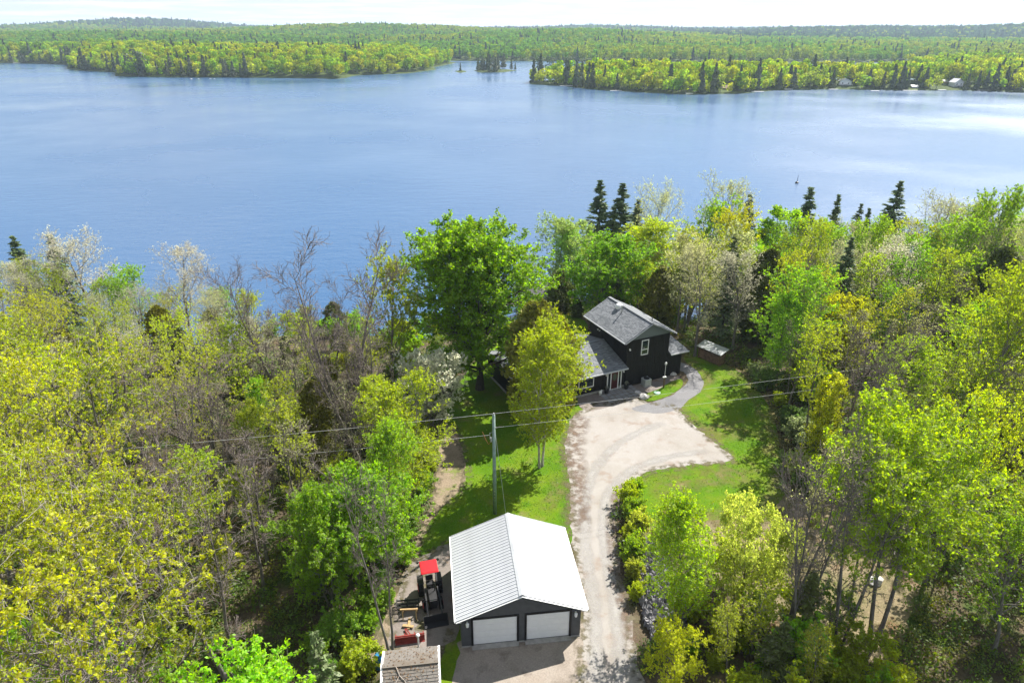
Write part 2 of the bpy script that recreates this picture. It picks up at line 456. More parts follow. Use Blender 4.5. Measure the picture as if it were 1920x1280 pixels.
def strip(name, px, width, z, mat, closed=False):
    """a band along a line on the ground, with the attribute cover falling to nothing at both edges"""
    P = [Vector(at(*p)) for p in px] if not hasattr(px[0], 'x') else px
    n = len(P); pts = []
    rng_ = range(n if closed else n - 1)
    for i in rng_:
        q0, q1, q2, q3 = (P[(i - 1) % n], P[i], P[(i + 1) % n], P[(i + 2) % n]) if closed else (P[max(i - 1, 0)], P[i], P[i + 1], P[min(i + 2, n - 1)])
        k = max(2, int((q2 - q1).length / 0.6))
        for j in range(k):
            t = j / k; pts.append(0.5 * ((2*q1) + (q2-q0)*t + (2*q0 - 5*q1 + 4*q2 - q3)*t*t + (3*q1 - q0 - 3*q2 + q3)*t*t*t))
    if not closed: pts.append(P[-1])
    m_ = len(pts); V = []; C = []; F = []
    for i, p in enumerate(pts):
        d = (pts[(i + 1) % m_] - pts[i - 1]) if closed else (pts[min(i + 1, m_ - 1)] - pts[max(i - 1, 0)])
        d = Vector((d.x, d.y)).normalized(); nn = Vector((-d.y, d.x)); w_ = width * prng.uniform(0.8, 1.2)
        e = 1.0 if closed else min(1.0, min(i, m_ - 1 - i) / 3)
        for s_, c_ in ((-1, 0), (-.55, .7), (0, 1), (.55, .7), (1, 0)): V.append((p.x + nn.x * w_ * s_, p.y + nn.y * w_ * s_, z)); C.append(c_ * e)
    for i in range(m_ if closed else m_ - 1):
        for k in range(4): a_ = i * 5 + k; b_ = ((i + 1) % m_) * 5 + k; F.append((a_, a_ + 1, b_ + 1, b_))
    me = bpy.data.meshes.new(name); me.from_pydata(V, [], F); me.update()
    for p_ in me.polygons:
        if p_.normal.z < 0: me.flip_normals(); break
    at_ = me.attributes.new('cover', 'FLOAT', 'POINT'); at_.data.foreach_set('value', C)
    o = link(name, me, None, mat); o['kind'] = 'structure'; return o
M['gravel_worn'] = fade_mat('gravel_worn', [(0.325, 0.312, 0.294), (0.365, 0.352, 0.335)], 0.5, 0.2, 0.6, 0.75, 0.7)
M['litter'] = fade_mat('litter', [(0.19, 0.135, 0.10), (0.125, 0.085, 0.06)], 0.9, 0.40, 0.62, 0.85, 1.3)
M['edge_dirt'] = fade_mat('edge_dirt', [(0.15, 0.125, 0.085), (0.11, 0.105, 0.05)], 0.7, 0.46, 0.60, 0.9, 1.6)
strip('wheel_track', [(1120,1330),(1117,1200),(1113,1120),(1100,1040),(1096,980),(1100,930),(1116,880),(1156,835),(1211,804),(1250,793)], 0.55, 0.0235, M['gravel_worn'])
strip('wheel_track', [(1164,1330),(1159,1200),(1152,1120),(1136,1040),(1130,980),(1135,940),(1157,902),(1204,872),(1262,855),(1330,845)], 0.55, 0.0235, M['gravel_worn'])
strip('leaf_litter', [(1170,905),(1158,950),(1152,1000),(1156,1060),(1168,1110),(1180,1170),(1186,1230)], 0.75, 0.0265, M['litter'])
strip('leaf_litter', [(1095,775),(1078,810),(1074,850),(1080,900),(1079,960),(1082,1000)], 1.3, 0.0265, M['litter'])
strip('edge_dirt', [Vector(tuple(q)) for q in SHEETS['driveway'][0][::3]], 0.6, 0.0295, M['edge_dirt'], True)
M['dry_turf'] = fade_mat('dry_turf', [(0.20, 0.165, 0.075), (0.145, 0.15, 0.035)], 0.6, 0.38, 0.62, 0.8, 0.8)
strip('dry_turf', [Vector(tuple(q)) for q in SHEETS['lawn'][1][::4]], 1.7, 0.0125, M['dry_turf'], True)
strip('dry_turf', [(1215,925),(1280,905),(1350,895),(1430,890)], 1.5, 0.0145, M['dry_turf'])
strip('dry_turf', [(1300,830),(1360,800),(1400,830)], 1.8, 0.0145, M['dry_turf'])
strip('dry_turf', [(1010,960),(1040,930),(1050,890)], 0.9, 0.0145, M['dry_turf'])
strip('edge_dirt', [Vector(tuple(q)) for q in SHEETS['trail'][0][::3]], 0.7, 0.0215, M['edge_dirt'], True)
strip('edge_dirt', [Vector(tuple(q)) for q in SHEETS['gravel_pad'][0][::3]], 0.6, 0.0225, M['edge_dirt'], True)
sheet('path', [(1185,768),(1215,756),(1250,745),(1278,728),(1290,712),(1282,698),(1265,690),(1262,676),(1285,682),(1306,695),(1318,715),(1312,735),(1288,752),(1270,768),(1235,775)], 0.025, M['gravel_grey'], 0.12)
sheet('path', [(1100,770),(1085,745),(1130,735),(1190,722),(1262,703),(1275,712),(1240,728),(1200,742),(1165,756)], 0.027, M['gravel_pink'], 0.1)
sheet('lawn', [(1200,742),(1232,731),(1262,714),(1279,712),(1276,727),(1250,743),(1216,753)], 0.031, M['lawn'], 0.08)

# ------------------------------------------------------------------ the far shores
def Lk(px, py): return at(px, py, LAKE)
def inside(P, x, y):
    P = np.asarray(P); n = len(P); r = np.zeros(x.shape, bool); j = n - 1
    for i in range(n):
        c = ((P[i, 1] > y) != (P[j, 1] > y)) & (x < (P[j, 0] - P[i, 0]) * (y - P[i, 1]) / (P[j, 1] - P[i, 1] + 1e-12) + P[i, 0])
        r ^= c; j = i
    return r
def edge_dist(P, x, y):
    P = np.asarray(P); d = np.full(x.shape, 1e9)
    for i in range(len(P)):
        a = P[i]; b = P[(i + 1) % len(P)]; ab = b - a
        t = np.clip(((x - a[0]) * ab[0] + (y - a[1]) * ab[1]) / (ab @ ab + 1e-9), 0, 1)
        d = np.minimum(d, np.hypot(x - a[0] - t * ab[0], y - a[1] - t * ab[1]))
    return d
LEFT_POINT = [Lk(*p) for p in [(-900,116),(-200,117),(0,118.5),(110,120.5),(131,122),(130,129),(150,132),(220,136),(221,143),(330,145),(480,145.5),(600,147),(640,148),(660,142),(760,138),(816,131),(810,127)]] + \
    [(-75, 985), (-160, 1010), (-300, 1040), (-1700, 1100)]
RIGHT_POINT = [Lk(*p) for p in [(994,153),(1000,158),(1060,161),(1110,167),(1190,172),(1290,177),(1390,175),(1450,169),(1560,167),(1700,169),(1800,169),(1920,173),(2200,176),(2700,172)]] + \
    [(1500, 640), (560, 760), (530, 850), (440, 820), (360, 640), (280, 640), (180, 660), (110, 670), (70, 660), (38, 640)]
ISLAND = [Lk(*p) for p in [(892,133),(905,136.5),(940,136),(966,132.5),(968,129),(935,127),(900,127.5)]]
ISLET = [Lk(*p) for p in [(856,134),(863,136.5),(871,135),(870,132),(860,131.5)]]
BACK = [(-9000, 1150), (-1700, 1120), (-600, 1075), (-130, 1040), (20, 1030), (110, 1010), (200, 990), (300, 985), (430, 985), (540, 990), (565, 1100), (612, 1100), (640, 960), (760, 920), (1000, 880), (1700, 860), (9000, 950), (9000, 20000), (-9000, 20000)]
def hills(x, y):
    """rise of the far country above the lake"""
    def g(cx, cy, sx, sy, h): return h * np.exp(-((x - cx) / sx) ** 2 - ((y - cy) / sy) ** 2)
    h = 8 * sstep(1250, 2300, y) + 6 * (vnoise(x * 0.0021, y * 0.0021, 9) - 0.3) * sstep(1100, 1800, y)
    h = h + g(-1640, 3400, 330, 500, 40) + g(-2300, 3000, 1200, 700, 6) + g(-2500, 3200, 300, 500, 14) + g(-700, 3300, 260, 500, 12) + g(-900, 2300, 900, 420, 10)
    h = h + g(-330, 1900, 460, 260, 21) + g(150, 1550, 230, 200, 18) + g(-900, 1500, 380, 220, 15) + g(-60, 1380, 260, 140, 10) + g(-480, 1380, 200, 130, 9)
    h = h + g(1190, 2500, 430, 350, 24) + g(1560, 2100, 220, 300, 24) + g(1150, 1350, 300, 180, 5) - g(1150, 4200, 260, 1500, 14) + g(420, 3600, 300, 500, 12)
    h = h * (1 - 0.5 * sstep(4500, 9000, y))
    return h
def land(poly, x, y, cap, slope):
    d = edge_dist(poly, x, y); s = np.where(inside(poly, x, y), d, -d)
    return LAKE + np.clip(s * slope + 0.3, -3, cap), s
def z_left(x, y):
    z, s = land(LEFT_POINT, x, y, 9.0, 0.16)
    return z + (vnoise(x * 0.02, y * 0.02, 2) * 3.0 + 5 * sstep(330, 620, -x)) * np.clip(s / 60, 0, 1)
def z_right(x, y):
    z, s = land(RIGHT_POINT, x, y, 3.0, 0.10)
    return z + (vnoise(x * 0.02, y * 0.02, 7) * 1.6 + 7 * sstep(430, 640, x)) * np.clip(s / 60, 0, 1)
def z_isle(P):
    def f(x, y): return land(P, x, y, 1.2, 0.15)[0]
    return f
def z_back(x, y):
    z, s = land(BACK, x, y, 5.0, 0.09)
    return z + hills(x, y) * np.clip(s / 90, 0, 1)
M['far_floor'] = ground_mat('far_floor', [(0.035, 0.055, 0.015), (0.06, 0.085, 0.02), (0.045, 0.06, 0.022)], 0.02, 0.3, 0.3, 0.3)
M['shore_rock'] = ground_mat('shore_rock', [(0.10, 0.09, 0.075), (0.22, 0.19, 0.16), (0.07, 0.065, 0.05)], 0.3, 2.0, 0.6, 0.2)
def land_sheet(name, fz, x0, x1, y0, y1, step, grow=None):
    gx = np.arange(x0, x1 + step, step)
    if grow:
        gy = [y0]
        while gy[-1] < y1: gy.append(gy[-1] + step * 0.5 * (1 + (gy[-1] - y0) / grow))
        gy = np.array(gy)
    else:
        gy = np.arange(y0, y1 + step, step)
    X, Y = np.meshgrid(gx, gy); Zz = fz(X, Y)
    idx = np.arange(X.size).reshape(X.shape)
    Q = np.stack([idx[:-1, :-1], idx[:-1, 1:], idx[1:, 1:], idx[1:, :-1]], -1).reshape(-1, 4)
    keep = (Zz.ravel()[Q] > LAKE - 2.5).any(1)
    V = np.stack([X, Y, Zz], -1).reshape(-1, 3)
    used = np.unique(Q[keep]); mp_ = np.zeros(len(V), int); mp_[used] = np.arange(len(used))
    o = link(name, np_mesh(name, V[used], mp_[Q[keep]], mat=M['far_floor'], smooth=True)); o['kind'] = 'structure'
    return o
land_sheet('hills', z_left, -1300, 0, 640, 1110, 10)
land_sheet('hills', z_right, 15, 1300, 440, 900, 10)
land_sheet('island', z_isle(ISLAND), -45, 15, 720, 800, 4)
land_sheet('island', z_isle(ISLET), -65, -35, 720, 790, 3)
land_sheet('hills', z_back, -5200, 5200, 890, 13000, 50, 900)

# ------------------------------------------------------------------ trees: how they are made
def nrm(a): return a / np.maximum(np.linalg.norm(a, axis=-1, keepdims=True), 1e-9)
def rand_dirs(rng, n):
    a = rng.normal(size=(n, 3)); return nrm(a)
def polylines(rng, S, D, Ln, K, wob, up):
    """n branches of K pieces; up bends them towards the sky (or the ground)"""
    P = [S]; d = D.copy()
    for k in range(K):
        d = nrm(d + rng.normal(size=d.shape) * wob + np.array([0, 0, 1.0]) * up)
        P.append(P[-1] + d * (Ln / K)[:, None])
    return np.stack(P, 1)
def tubes(P, R, sides):
    """quads round every branch"""
    n, k1, _ = P.shape
    Tn = np.empty_like(P); Tn[:, 1:-1] = P[:, 2:] - P[:, :-2]; Tn[:, 0] = P[:, 1] - P[:, 0]; Tn[:, -1] = P[:, -1] - P[:, -2]
    Tn = nrm(Tn)
    ref = np.where(np.abs(Tn[..., 2:3]) < 0.9, np.array([0, 0, 1.0]), np.array([1.0, 0, 0]))
    A = nrm(np.cross(Tn, ref)); B = np.cross(Tn, A)
    th = np.arange(sides) * 2 * np.pi / sides
    V = P[:, :, None, :] + R[:, :, None, None] * (A[:, :, None, :] * np.cos(th)[None, None, :, None] + B[:, :, None, :] * np.sin(th)[None, None, :, None])
    ix = np.arange(n * k1 * sides).reshape(n, k1, sides)
    a = ix[:, :-1, :]; b = np.roll(ix, -1, 2)[:, :-1, :]; c = np.roll(ix, -1, 2)[:, 1:, :]; d = ix[:, 1:, :]
    return V.reshape(-1, 3), np.stack([a, b, c, d], -1).reshape(-1, 4)
def children(rng, P, R, n_each, t0, t1, ang, ang_j, Lfun, rfrac):
    """n_each side branches on every branch"""
    n, k1, _ = P.shape; K = k1 - 1
    t = np.tile(np.linspace(t0, t1, n_each)[None], (n, 1)) + rng.uniform(-.5, .5, (n, n_each)) * (t1 - t0) / n_each
    t = np.clip(t, 0.02, 0.995)
    seg = np.minimum((t * K).astype(int), K - 1); f = t * K - seg
    ii = np.arange(n)[:, None]
    p0 = P[ii, seg]; p1 = P[ii, seg + 1]
    S = p0 + (p1 - p0) * f[..., None]; d = nrm(p1 - p0)
    r = R[ii, seg] * (1 - f) + R[ii, seg + 1] * f
    az = np.cumsum(np.full((n, n_each), 2.4) + rng.uniform(-.5, .5, (n, n_each)), 1) + rng.uniform(0, 6.28, (n, 1))
    ref = np.where(np.abs(d[..., 2:3]) < 0.9, np.array([0, 0, 1.0]), np.array([1.0, 0, 0]))
    A = nrm(np.cross(d, ref)); B = np.cross(d, A)
    side = A * np.cos(az)[..., None] + B * np.sin(az)[..., None]
    a = np.radians(ang + rng.uniform(-ang_j, ang_j, (n, n_each)))[..., None]
    D = nrm(d * np.cos(a) + side * np.sin(a))
    Ln = Lfun(t, rng)
    r0 = np.minimum(r * rfrac, Ln * 0.05 + 0.004)
    return S.reshape(-1, 3), D.reshape(-1, 3), Ln.reshape(-1), r0.reshape(-1)
def taper(r0, K, tip=0.25):
    return r0[:, None] * np.linspace(1, tip, K + 1)[None]
def leaf_quads(rng, C, size, up=0.35, jit=0.5, wid=0.62):
    """a rhombic leaf at every point of C"""
    n = len(C)
    nm = nrm(rand_dirs(rng, n) + np.array([0, 0, up]))
    a = nrm(np.cross(nm, rand_dirs(rng, n))); b = np.cross(nm, a)
    s = size * (1 + rng.uniform(-jit, jit, n))[:, None]
    V = np.stack([C - a * s * .5, C + b * s * .5 * wid + nm * s * .08, C + a * s * .5, C - b * s * .5 * wid + nm * s * .08], 1)
    return V.reshape(-1, 3), np.arange(4 * n).reshape(-1, 4)
def along(rng, P, m, t0=0.3):
    n, k1, _ = P.shape; K = k1 - 1
    t = rng.uniform(t0, 1.0, (n, m)); seg = np.minimum((t * K).astype(int), K - 1); f = (t * K - seg)[..., None]
    ii = np.arange(n)[:, None]
    return (P[ii, seg] * (1 - f) + P[ii, seg + 1] * f).reshape(-1, 3)
def cluster(rng, C, k, r):
    return (C[:, None, :] + rand_dirs(rng, len(C) * k).reshape(len(C), k, 3) * (rng.uniform(0, 1, (len(C), k, 1)) ** 0.5) * r).reshape(-1, 3)
def cat(parts):
    V = []; Q = []; n = 0
    for v, q in parts:
        V.append(v); Q.append(q + n); n += len(v)
    return np.concatenate(V), np.concatenate(Q)

def broadleaf(seed, H, R, base, n1, n2, n3, leaf=None, r0=0.2, stems=1, ang=48, prof='round', up=0.05, spread=0.05, wob=0.06,
              twig=1.0, twig_up=0.03, n4=0, lean=0.0, minr=0.006):
    """trunk and limbs, twigs, leaves of one broadleaved tree, as three meshes"""
    rng = np.random.default_rng(seed)
    S = np.zeros((stems, 3)); 
    if stems > 1:
        a = np.arange(stems) * 6.283 / stems + rng.uniform(0, 1, stems)
        S = np.stack([np.cos(a), np.sin(a), a * 0], 1) * r0 * 0.9
        D = nrm(np.stack([np.cos(a) * spread * 3, np.sin(a) * spread * 3, np.ones(stems)], 1))
    else:
        D = nrm(np.array([[lean, 0.3 * lean, 1.0]]))
    S[:, 2] = -0.25
    K0 = 10
    L0 = np.full(stems, H * 0.95) * (1 - 0.15 * rng.uniform(0, 1, stems))
    P0 = polylines(rng, S, D, L0, K0, wob, 0.06)
    R0 = taper(np.full(stems, r0 * (1 if stems == 1 else 0.72)), K0, 0.12)
    R0[:, 0] *= 1.35
    def prof_f(t):
        u = np.clip((t - base) / (1 - base), 0, 1)
        if prof == 'round': return np.clip(np.sin(np.pi * (0.17 + 0.80 * u)) ** 0.7, 0.2, 1)
        if prof == 'vase': return np.clip(0.35 + 0.75 * u - 0.55 * np.maximum(u - 0.6, 0) * 1.6, 0.2, 1)
        if prof == 'cone': return np.clip(1.02 - 0.9 * u, 0.12, 1)
        if prof == 'slim': return np.clip(0.55 + 0.4 * np.sin(np.pi * u), 0.2, 1)
        return np.ones_like(u)
    if stems > 1: n1 = max(3, n1 // stems + 1)
    s1, d1, l1, r1 = children(rng, P0, R0, n1, base, 0.97, ang, 14, lambda t, g: R * prof_f(t) * (0.75 + 0.5 * g.uniform(0, 1, t.shape)), 0.55)
    P1 = polylines(rng, s1, d1, l1, 6, 0.10, up); Rr1 = taper(r1, 6, 0.2)
    lm = l1
    s2, d2, l2, r2 = children(rng, P1, Rr1, n2, 0.22, 0.98, 42, 16, lambda t, g: (lm[:, None] * (0.50 - 0.28 * t) * (0.7 + 0.6 * g.uniform(0, 1, t.shape))) + 0.3, 0.6)
    P2 = polylines(rng, s2, d2, l2, 4, 0.13, up * 0.8); Rr2 = np.maximum(taper(r2, 4, 0.25), minr)
    l2m = l2
    s3, d3, l3, r3 = children(rng, P2, Rr2, n3, 0.2, 1.0, 40, 18, lambda t, g: twig * (0.35 + 0.55 * g.uniform(0, 1, t.shape)) * np.minimum(1, l2m[:, None] * 0.7 + 0.3), 0.7)
    P3 = polylines(rng, s3, d3, l3, 2, 0.16, twig_up); Rr3 = np.maximum(taper(r3, 2, 0.4), minr * 0.7)
    wood = cat([tubes(P0, R0, 9), tubes(P1, np.maximum(Rr1, minr), 6)])
    tw = [tubes(P2, Rr2, 4), tubes(P3, Rr3, 3)]
    Pe = P3
    if n4:
        l3m = l3
        s4, d4, l4, r4 = children(rng, P3, Rr3, n4, 0.2, 1.0, 38, 16, lambda t, g: l3m[:, None] * 0.5 * (0.6 + 0.7 * g.uniform(0, 1, t.shape)), 0.8)
        P4 = polylines(rng, s4, d4, l4, 1, 0.1, twig_up); tw.append(tubes(P4, np.maximum(taper(r4, 1, 0.5), minr * 0.55), 3))
        Pe = P4
    lv = None
    if leaf:
        m_, k_, cr, sz, upb = leaf
        C = cluster(rng, along(rng, Pe, m_), k_, cr) if k_ > 1 else along(rng, Pe, m_)
        lv = leaf_quads(rng, C, sz, upb)
    return wood, cat(tw), lv

def spruce(seed, H, R, whorls, per, sprays, droop=-0.25, sz=0.5, r0=0.16, base=0.06, gap=0.0):
    """tiers of drooping boughs"""
    rng = np.random.default_rng(seed)
    K0 = 8
    P0 = polylines(rng, np.array([[0, 0, -0.2]]), np.array([[0, 0, 1.0]]), np.array([H]), K0, 0.008, 0.1); R0 = taper(np.array([r0]), K0, 0.06)
    t = np.repeat(np.linspace(base, 0.985, whorls), per) + rng.uniform(-0.4, 0.4, whorls * per) / whorls
    t = np.clip(t, base, 0.99); n = len(t)
    az = rng.uniform(0, 6.28, n)
    Ln = R * (1 - t) ** 0.85 * rng.uniform(0.65, 1.15, n) + 0.12
    if gap > 0: Ln *= np.where(rng.uniform(0, 1, n) < gap, 0.35, 1)
    S = np.stack([0 * t, 0 * t, t * H - 0.2], 1)
    D = nrm(np.stack([np.cos(az), np.sin(az), np.full(n, 0.15) + 0.5 * t], 1))
    P1 = polylines(rng, S, D, Ln, 4, 0.05, droop * 0.5)
    P1[:, -1, 2] += Ln * 0.06
    R1 = taper(np.full(n, 0.025) + Ln * 0.006, 4, 0.3)
    C = along(rng, P1, sprays, 0.1)
    own = np.repeat(np.arange(n), sprays)
    side = np.cross(P1[own, 1] - P1[own, 0], np.array([0, 0, 1.0])); side = nrm(side)
    C = C + side * (rng.uniform(-1, 1, len(C)) * 0.16 * Ln[own])[:, None] + rng.normal(size=C.shape) * 0.05
    a = nrm(nrm(P1[own, 2] - P1[own, 0]) * 0.8 + side * rng.uniform(-1, 1, len(C))[:, None] * 0.9 + np.array([0, 0, -0.35]) + rng.normal(size=C.shape) * 0.2)
    nm = nrm(np.array([0, 0, 1.0]) + rng.normal(size=C.shape) * 0.45); b = nrm(np.cross(nm, a))
    s = (sz * rng.uniform(0.6, 1.3, len(C)) * (0.6 + 0.4 * np.minimum(1, Ln[own])))[:, None]
    V = np.stack([C - a * s * .4, C + b * s * .2, C + a * s * .6, C - b * s * .2], 1).reshape(-1, 3)
    lv = (V, np.arange(len(V)).reshape(-1, 4))
    return tubes(P0, R0, 8), tubes(P1, R1, 4), lv
def cedar(seed, H, R, n, sz=0.4, r0=0.13, lumps=14):
    """dense column of upright sprays, uneven outline"""
    rng = np.random.default_rng(seed)
    P0 = polylines(rng, np.array([[0, 0, -0.2]]), np.array([[0, 0, 1.0]]), np.array([H * 0.96]), 6, 0.015, 0.1); R0 = taper(np.array([r0]), 6, 0.08)
    nb = 60; t = np.linspace(0.05, 0.95, nb); az = rng.uniform(0, 6.28, nb)
    prof = lambda u: np.clip((1 - u) ** 0.7 * (0.55 + 1.6 * u) , 0.03, 1.05)
    Ln = R * prof(t) * 0.9
    P1 = polylines(rng, np.stack([0*t, 0*t, t * H], 1), nrm(np.stack([np.cos(az), np.sin(az), 0*t + 0.5], 1)), Ln, 3, 0.06, 0.15)
    tt = rng.uniform(0.02, 1, n) ** 1.15; aa = rng.uniform(0, 6.28, n)
    lump = 1 + 0.22 * np.sin(aa * 3 + tt * 19) + 0.16 * np.sin(aa * 5 - tt * 31 + 1.3)
    rr = R * prof(tt) * lump * rng.uniform(0.45, 1.0, n) ** 0.5
    C = np.stack([np.cos(aa) * rr, np.sin(aa) * rr, tt * H], 1) + rng.normal(size=(n, 3)) * 0.06
    a = nrm(np.stack([np.cos(aa) * 0.6, np.sin(aa) * 0.6, np.full(n, 0.7)], 1) + rng.normal(size=(n, 3)) * 0.45)
    b = nrm(np.cross(a, rand_dirs(rng, n))); s = (sz * rng.uniform(0.6, 1.4, n))[:, None]
    V = np.stack([C - a * s * .5, C + b * s * .24, C + a * s * .5, C - b * s * .24], 1).reshape(-1, 3)
    return tubes(P0, R0, 7), tubes(P1, taper(Ln * 0.012 + 0.008, 3, 0.3), 3), (V, np.arange(4 * n).reshape(-1, 4))

def far_crown(seed, H, R, lumps, q, sz, cone=False):
    rng = np.random.default_rng(seed)
    if cone:
        n = lumps * q; t = rng.uniform(0, 1, n) ** 1.3; a = rng.uniform(0, 6.28, n)
        rr = R * (1 - t) ** 0.9 * (0.75 + 0.3 * np.sin(t * 26 + a)) + 0.1
        C = np.stack([np.cos(a) * rr, np.sin(a) * rr, H * (0.06 + 0.94 * t)], 1)
        nm = nrm(np.stack([np.cos(a), np.sin(a), 0 * a + 0.5], 1) + rng.normal(size=(n, 3)) * 0.4)
    else:
        c = rand_dirs(rng, lumps) * (rng.uniform(0.25, 0.75, lumps) ** 0.5)[:, None]
        c = c * np.array([R * .75, R * .75, H * 0.40]) + np.array([0, 0, H * 0.53])
        lr = R * rng.uniform(0.36, 0.55, lumps)
        d = rand_dirs(rng, lumps * q); own = np.repeat(np.arange(lumps), q)
        C = c[own] + d * lr[own][:, None] * np.array([1, 1, 0.85]); nm = nrm(d + rng.normal(size=d.shape) * 0.35)
        # a skirt of lower boughs
    a = nrm(np.cross(nm, rand_dirs(rng, len(C)))); b = np.cross(nm, a); s = (sz * rng.uniform(0.7, 1.3, len(C)))[:, None]
    V = np.stack([C - a * s * .5, C + b * s * .36, C + a * s * .5, C - b * s * .36], 1).reshape(-1, 3)
    return V, np.arange(len(V)).reshape(-1, 4)
# ------------------------------------------------------------------ a stock of trees (each shape is shared by several trees)
STOCK = {}
def stock(kind, makers, bark, leafm='leaf', names=('trunk', 'twigs', 'crown'), twig='twig'):
    lst = []
    for w, t, l in makers:
        ms = [np_mesh(names[0], w[0], w[1], mat=M[bark], smooth=True)]
        ms.append(np_mesh(names[1], t[0], t[1], mat=M[twig]) if t is not None else None)
        ms.append(np_mesh(names[2], l[0], l[1], mat=M[leafm]) if l is not None else None)
        lst.append(ms)
    STOCK[kind] = lst
stock('sparse_maple', [broadleaf(11 + i, 17, 6.0 + 0.4 * (i % 2), 0.38, 17, 8, 6, (2, 8, 0.13, 0.14, 0.6), r0=0.30, minr=0.012, ang=52, up=0.06, lean=0.06 * (i - 1.5), stems=1 if i % 2 else 2) for i in range(5)], 'bark')
stock('leafing_maple', [broadleaf(31 + i, 15, 5.0, 0.25, 18, 8, 7, (3, 5, 0.15, 0.165, 0.6), r0=0.21, minr=0.009, ang=46, up=0.06) for i in range(3)], 'bark')
stock('pale_poplar', [broadleaf(51 + i, 18, 5.6, 0.28, 17, 9, 7, (3, 2, 0.14, 0.10, 0.4), r0=0.24, ang=44, up=0.08, n4=2, minr=0.013) for i in range(2)], 'bark')
stock('bare_tree', [broadleaf(61 + i, 19, 4.6, 0.34, 15, 8, 6, None, r0=0.27, ang=36, up=0.10, n4=3, stems=[2, 1, 2][i], minr=0.02, spread=0.06, prof='vase') for i in range(3)], 'bark', twig='twig_brown')
stock('thin_bare_tree', [broadleaf(71 + i, 12, 1.7, 0.25, 15, 5, 4, (1, 1, 0.1, 0.10, 0.4) if i else None, r0=0.13, ang=38, up=0.08, n4=3, stems=[1, 2, 3][i], minr=0.018, spread=0.05, twig=0.8) for i in range(3)], 'bark', twig='twig_brown')
stock('thin_tree', [broadleaf(81 + i, 15, 2.5, 0.34, 17, 6, 5, (2, 6, 0.13, 0.165, 0.6), r0=0.15, minr=0.009, ang=46, up=0.05, stems=[1, 2, 1][i], prof='slim', spread=0.04) for i in range(3)], 'bark')
stock('green_maple', [broadleaf(91 + i, 17, 6.6, 0.13, 66, 9, 7, (5, 4, 0.28, 0.24, 0.8), r0=0.36, ang=60, up=0.05) for i in range(1)], 'bark_dark')
stock('round_maple', [broadleaf(101 + i, 11, 4.0, [0.16, 0.16, 0.40][i], 26, 9, 7, (4, 5, 0.16, [0.17, 0.17, 0.13][i], 0.9), r0=0.16, ang=56, up=0.06, stems=[1, 3, 2][i]) for i in range(3)], 'bark')
stock('birch_tree', [broadleaf(111 + i, 14.5, 3.9, 0.18, 40, 9, 7, (7, 3, 0.13, 0.13, 0.2), r0=0.17, ang=44, up=0.05, stems=2, prof='round', twig=1.0, twig_up=-0.22, spread=0.035, wob=0.03) for i in range(1)], 'bark_birch')
stock('fine_leaved_tree', [broadleaf(121 + i, 12, 3.4, 0.12, 24, 9, 6, (6, 3, 0.16, 0.13, 0.4), r0=0.12, ang=38, up=0.09, stems=[3, 1][i], spread=0.05) for i in range(2)], 'bark')
stock('column_tree', [broadleaf(131, 9, 1.7, 0.08, 26, 6, 5, (6, 3, 0.14, 0.13, 0.4), r0=0.08, ang=28, up=0.12, stems=3, prof='cone', spread=0.03)], 'bark')
stock('young_tree', [broadleaf(141 + i, 4.6, 1.4, 0.25, 13, 5, 4, (5, 3, 0.14, 0.15, 0.5), r0=0.05, ang=48, up=0.08, stems=[1, 2][i], twig=0.6) for i in range(2)], 'bark')
stock('shrub', [broadleaf(151 + i, 2.4, 1.25, 0.06, 21, 6, 5, (6, 3, 0.13, 0.13, 0.5), r0=0.05, ang=46, up=0.10, stems=[5, 4, 6][i], spread=0.12, twig=0.45, minr=0.005) for i in range(3)], 'bark')
stock('blossom_tree', [broadleaf(161, 8, 2.7, 0.1, 22, 8, 6, (7, 3, 0.13, 0.14, 0.4), r0=0.12, ang=48, up=0.06, stems=3)], 'bark')
stock('spruce_tree', [spruce(171, 18, 3.9, 30, 8, 18, -0.3, 0.75, 0.2, 0.05, 0.06), spruce(172, 14, 3.0, 24, 8, 18, -0.28, 0.7, 0.16, 0.04, 0.05), spruce(173, 6, 1.9, 15, 7, 18, -0.12, 0.42, 0.09, 0.02)], 'bark_dark', 'needle')
stock('cedar_tree', [cedar(181, 10, 2.0, 5200, 0.42), cedar(182, 8, 2.3, 5200, 0.42)], 'bark_dark', 'needle')

K_LEAF = 2.0
YG = (0.188, 0.212, 0.007)      # opening maple flowers and leaves
YG2 = (0.165, 0.188, 0.008)
YL = (0.212, 0.222, 0.007)
LG = (0.115, 0.185, 0.006)      # young leaves
GR = (0.100, 0.158, 0.002)      # full leaves
PALE = (0.25, 0.245, 0.17)
PALE2 = (0.21, 0.22, 0.09)
OR = (0.22, 0.15, 0.015)
SPR = (0.075, 0.105, 0.040)
CED = (0.062, 0.075, 0.014)
OLV = (0.115, 0.115, 0.015)
WHT = (0.34, 0.34, 0.27)

TREES_IN = []
trng = random.Random(77)
def tree(kind, x, y, H, look, place, color=None, R=None, var=None, rot=None, group=None, name=None, cat='tree', z=None, solo=False):
    TREES_IN.append(dict(kind=kind, x=x, y=y, H=H, R=R, var=var, rot=rot, color=color, look=look, place=place, group=group, name=name, cat=cat, z=z, solo=solo))
BASE_H = {'sparse_maple': 17, 'leafing_maple': 15, 'pale_poplar': 18, 'bare_tree': 19, 'thin_bare_tree': 12, 'thin_tree': 15, 'green_maple': 17, 'round_maple': 11,
          'birch_tree': 14.5, 'fine_leaved_tree': 12, 'column_tree': 9, 'young_tree': 4.6, 'shrub': 2.4, 'blossom_tree': 8, 'spruce_tree': (18, 14, 6), 'cedar_tree': (10, 8)}

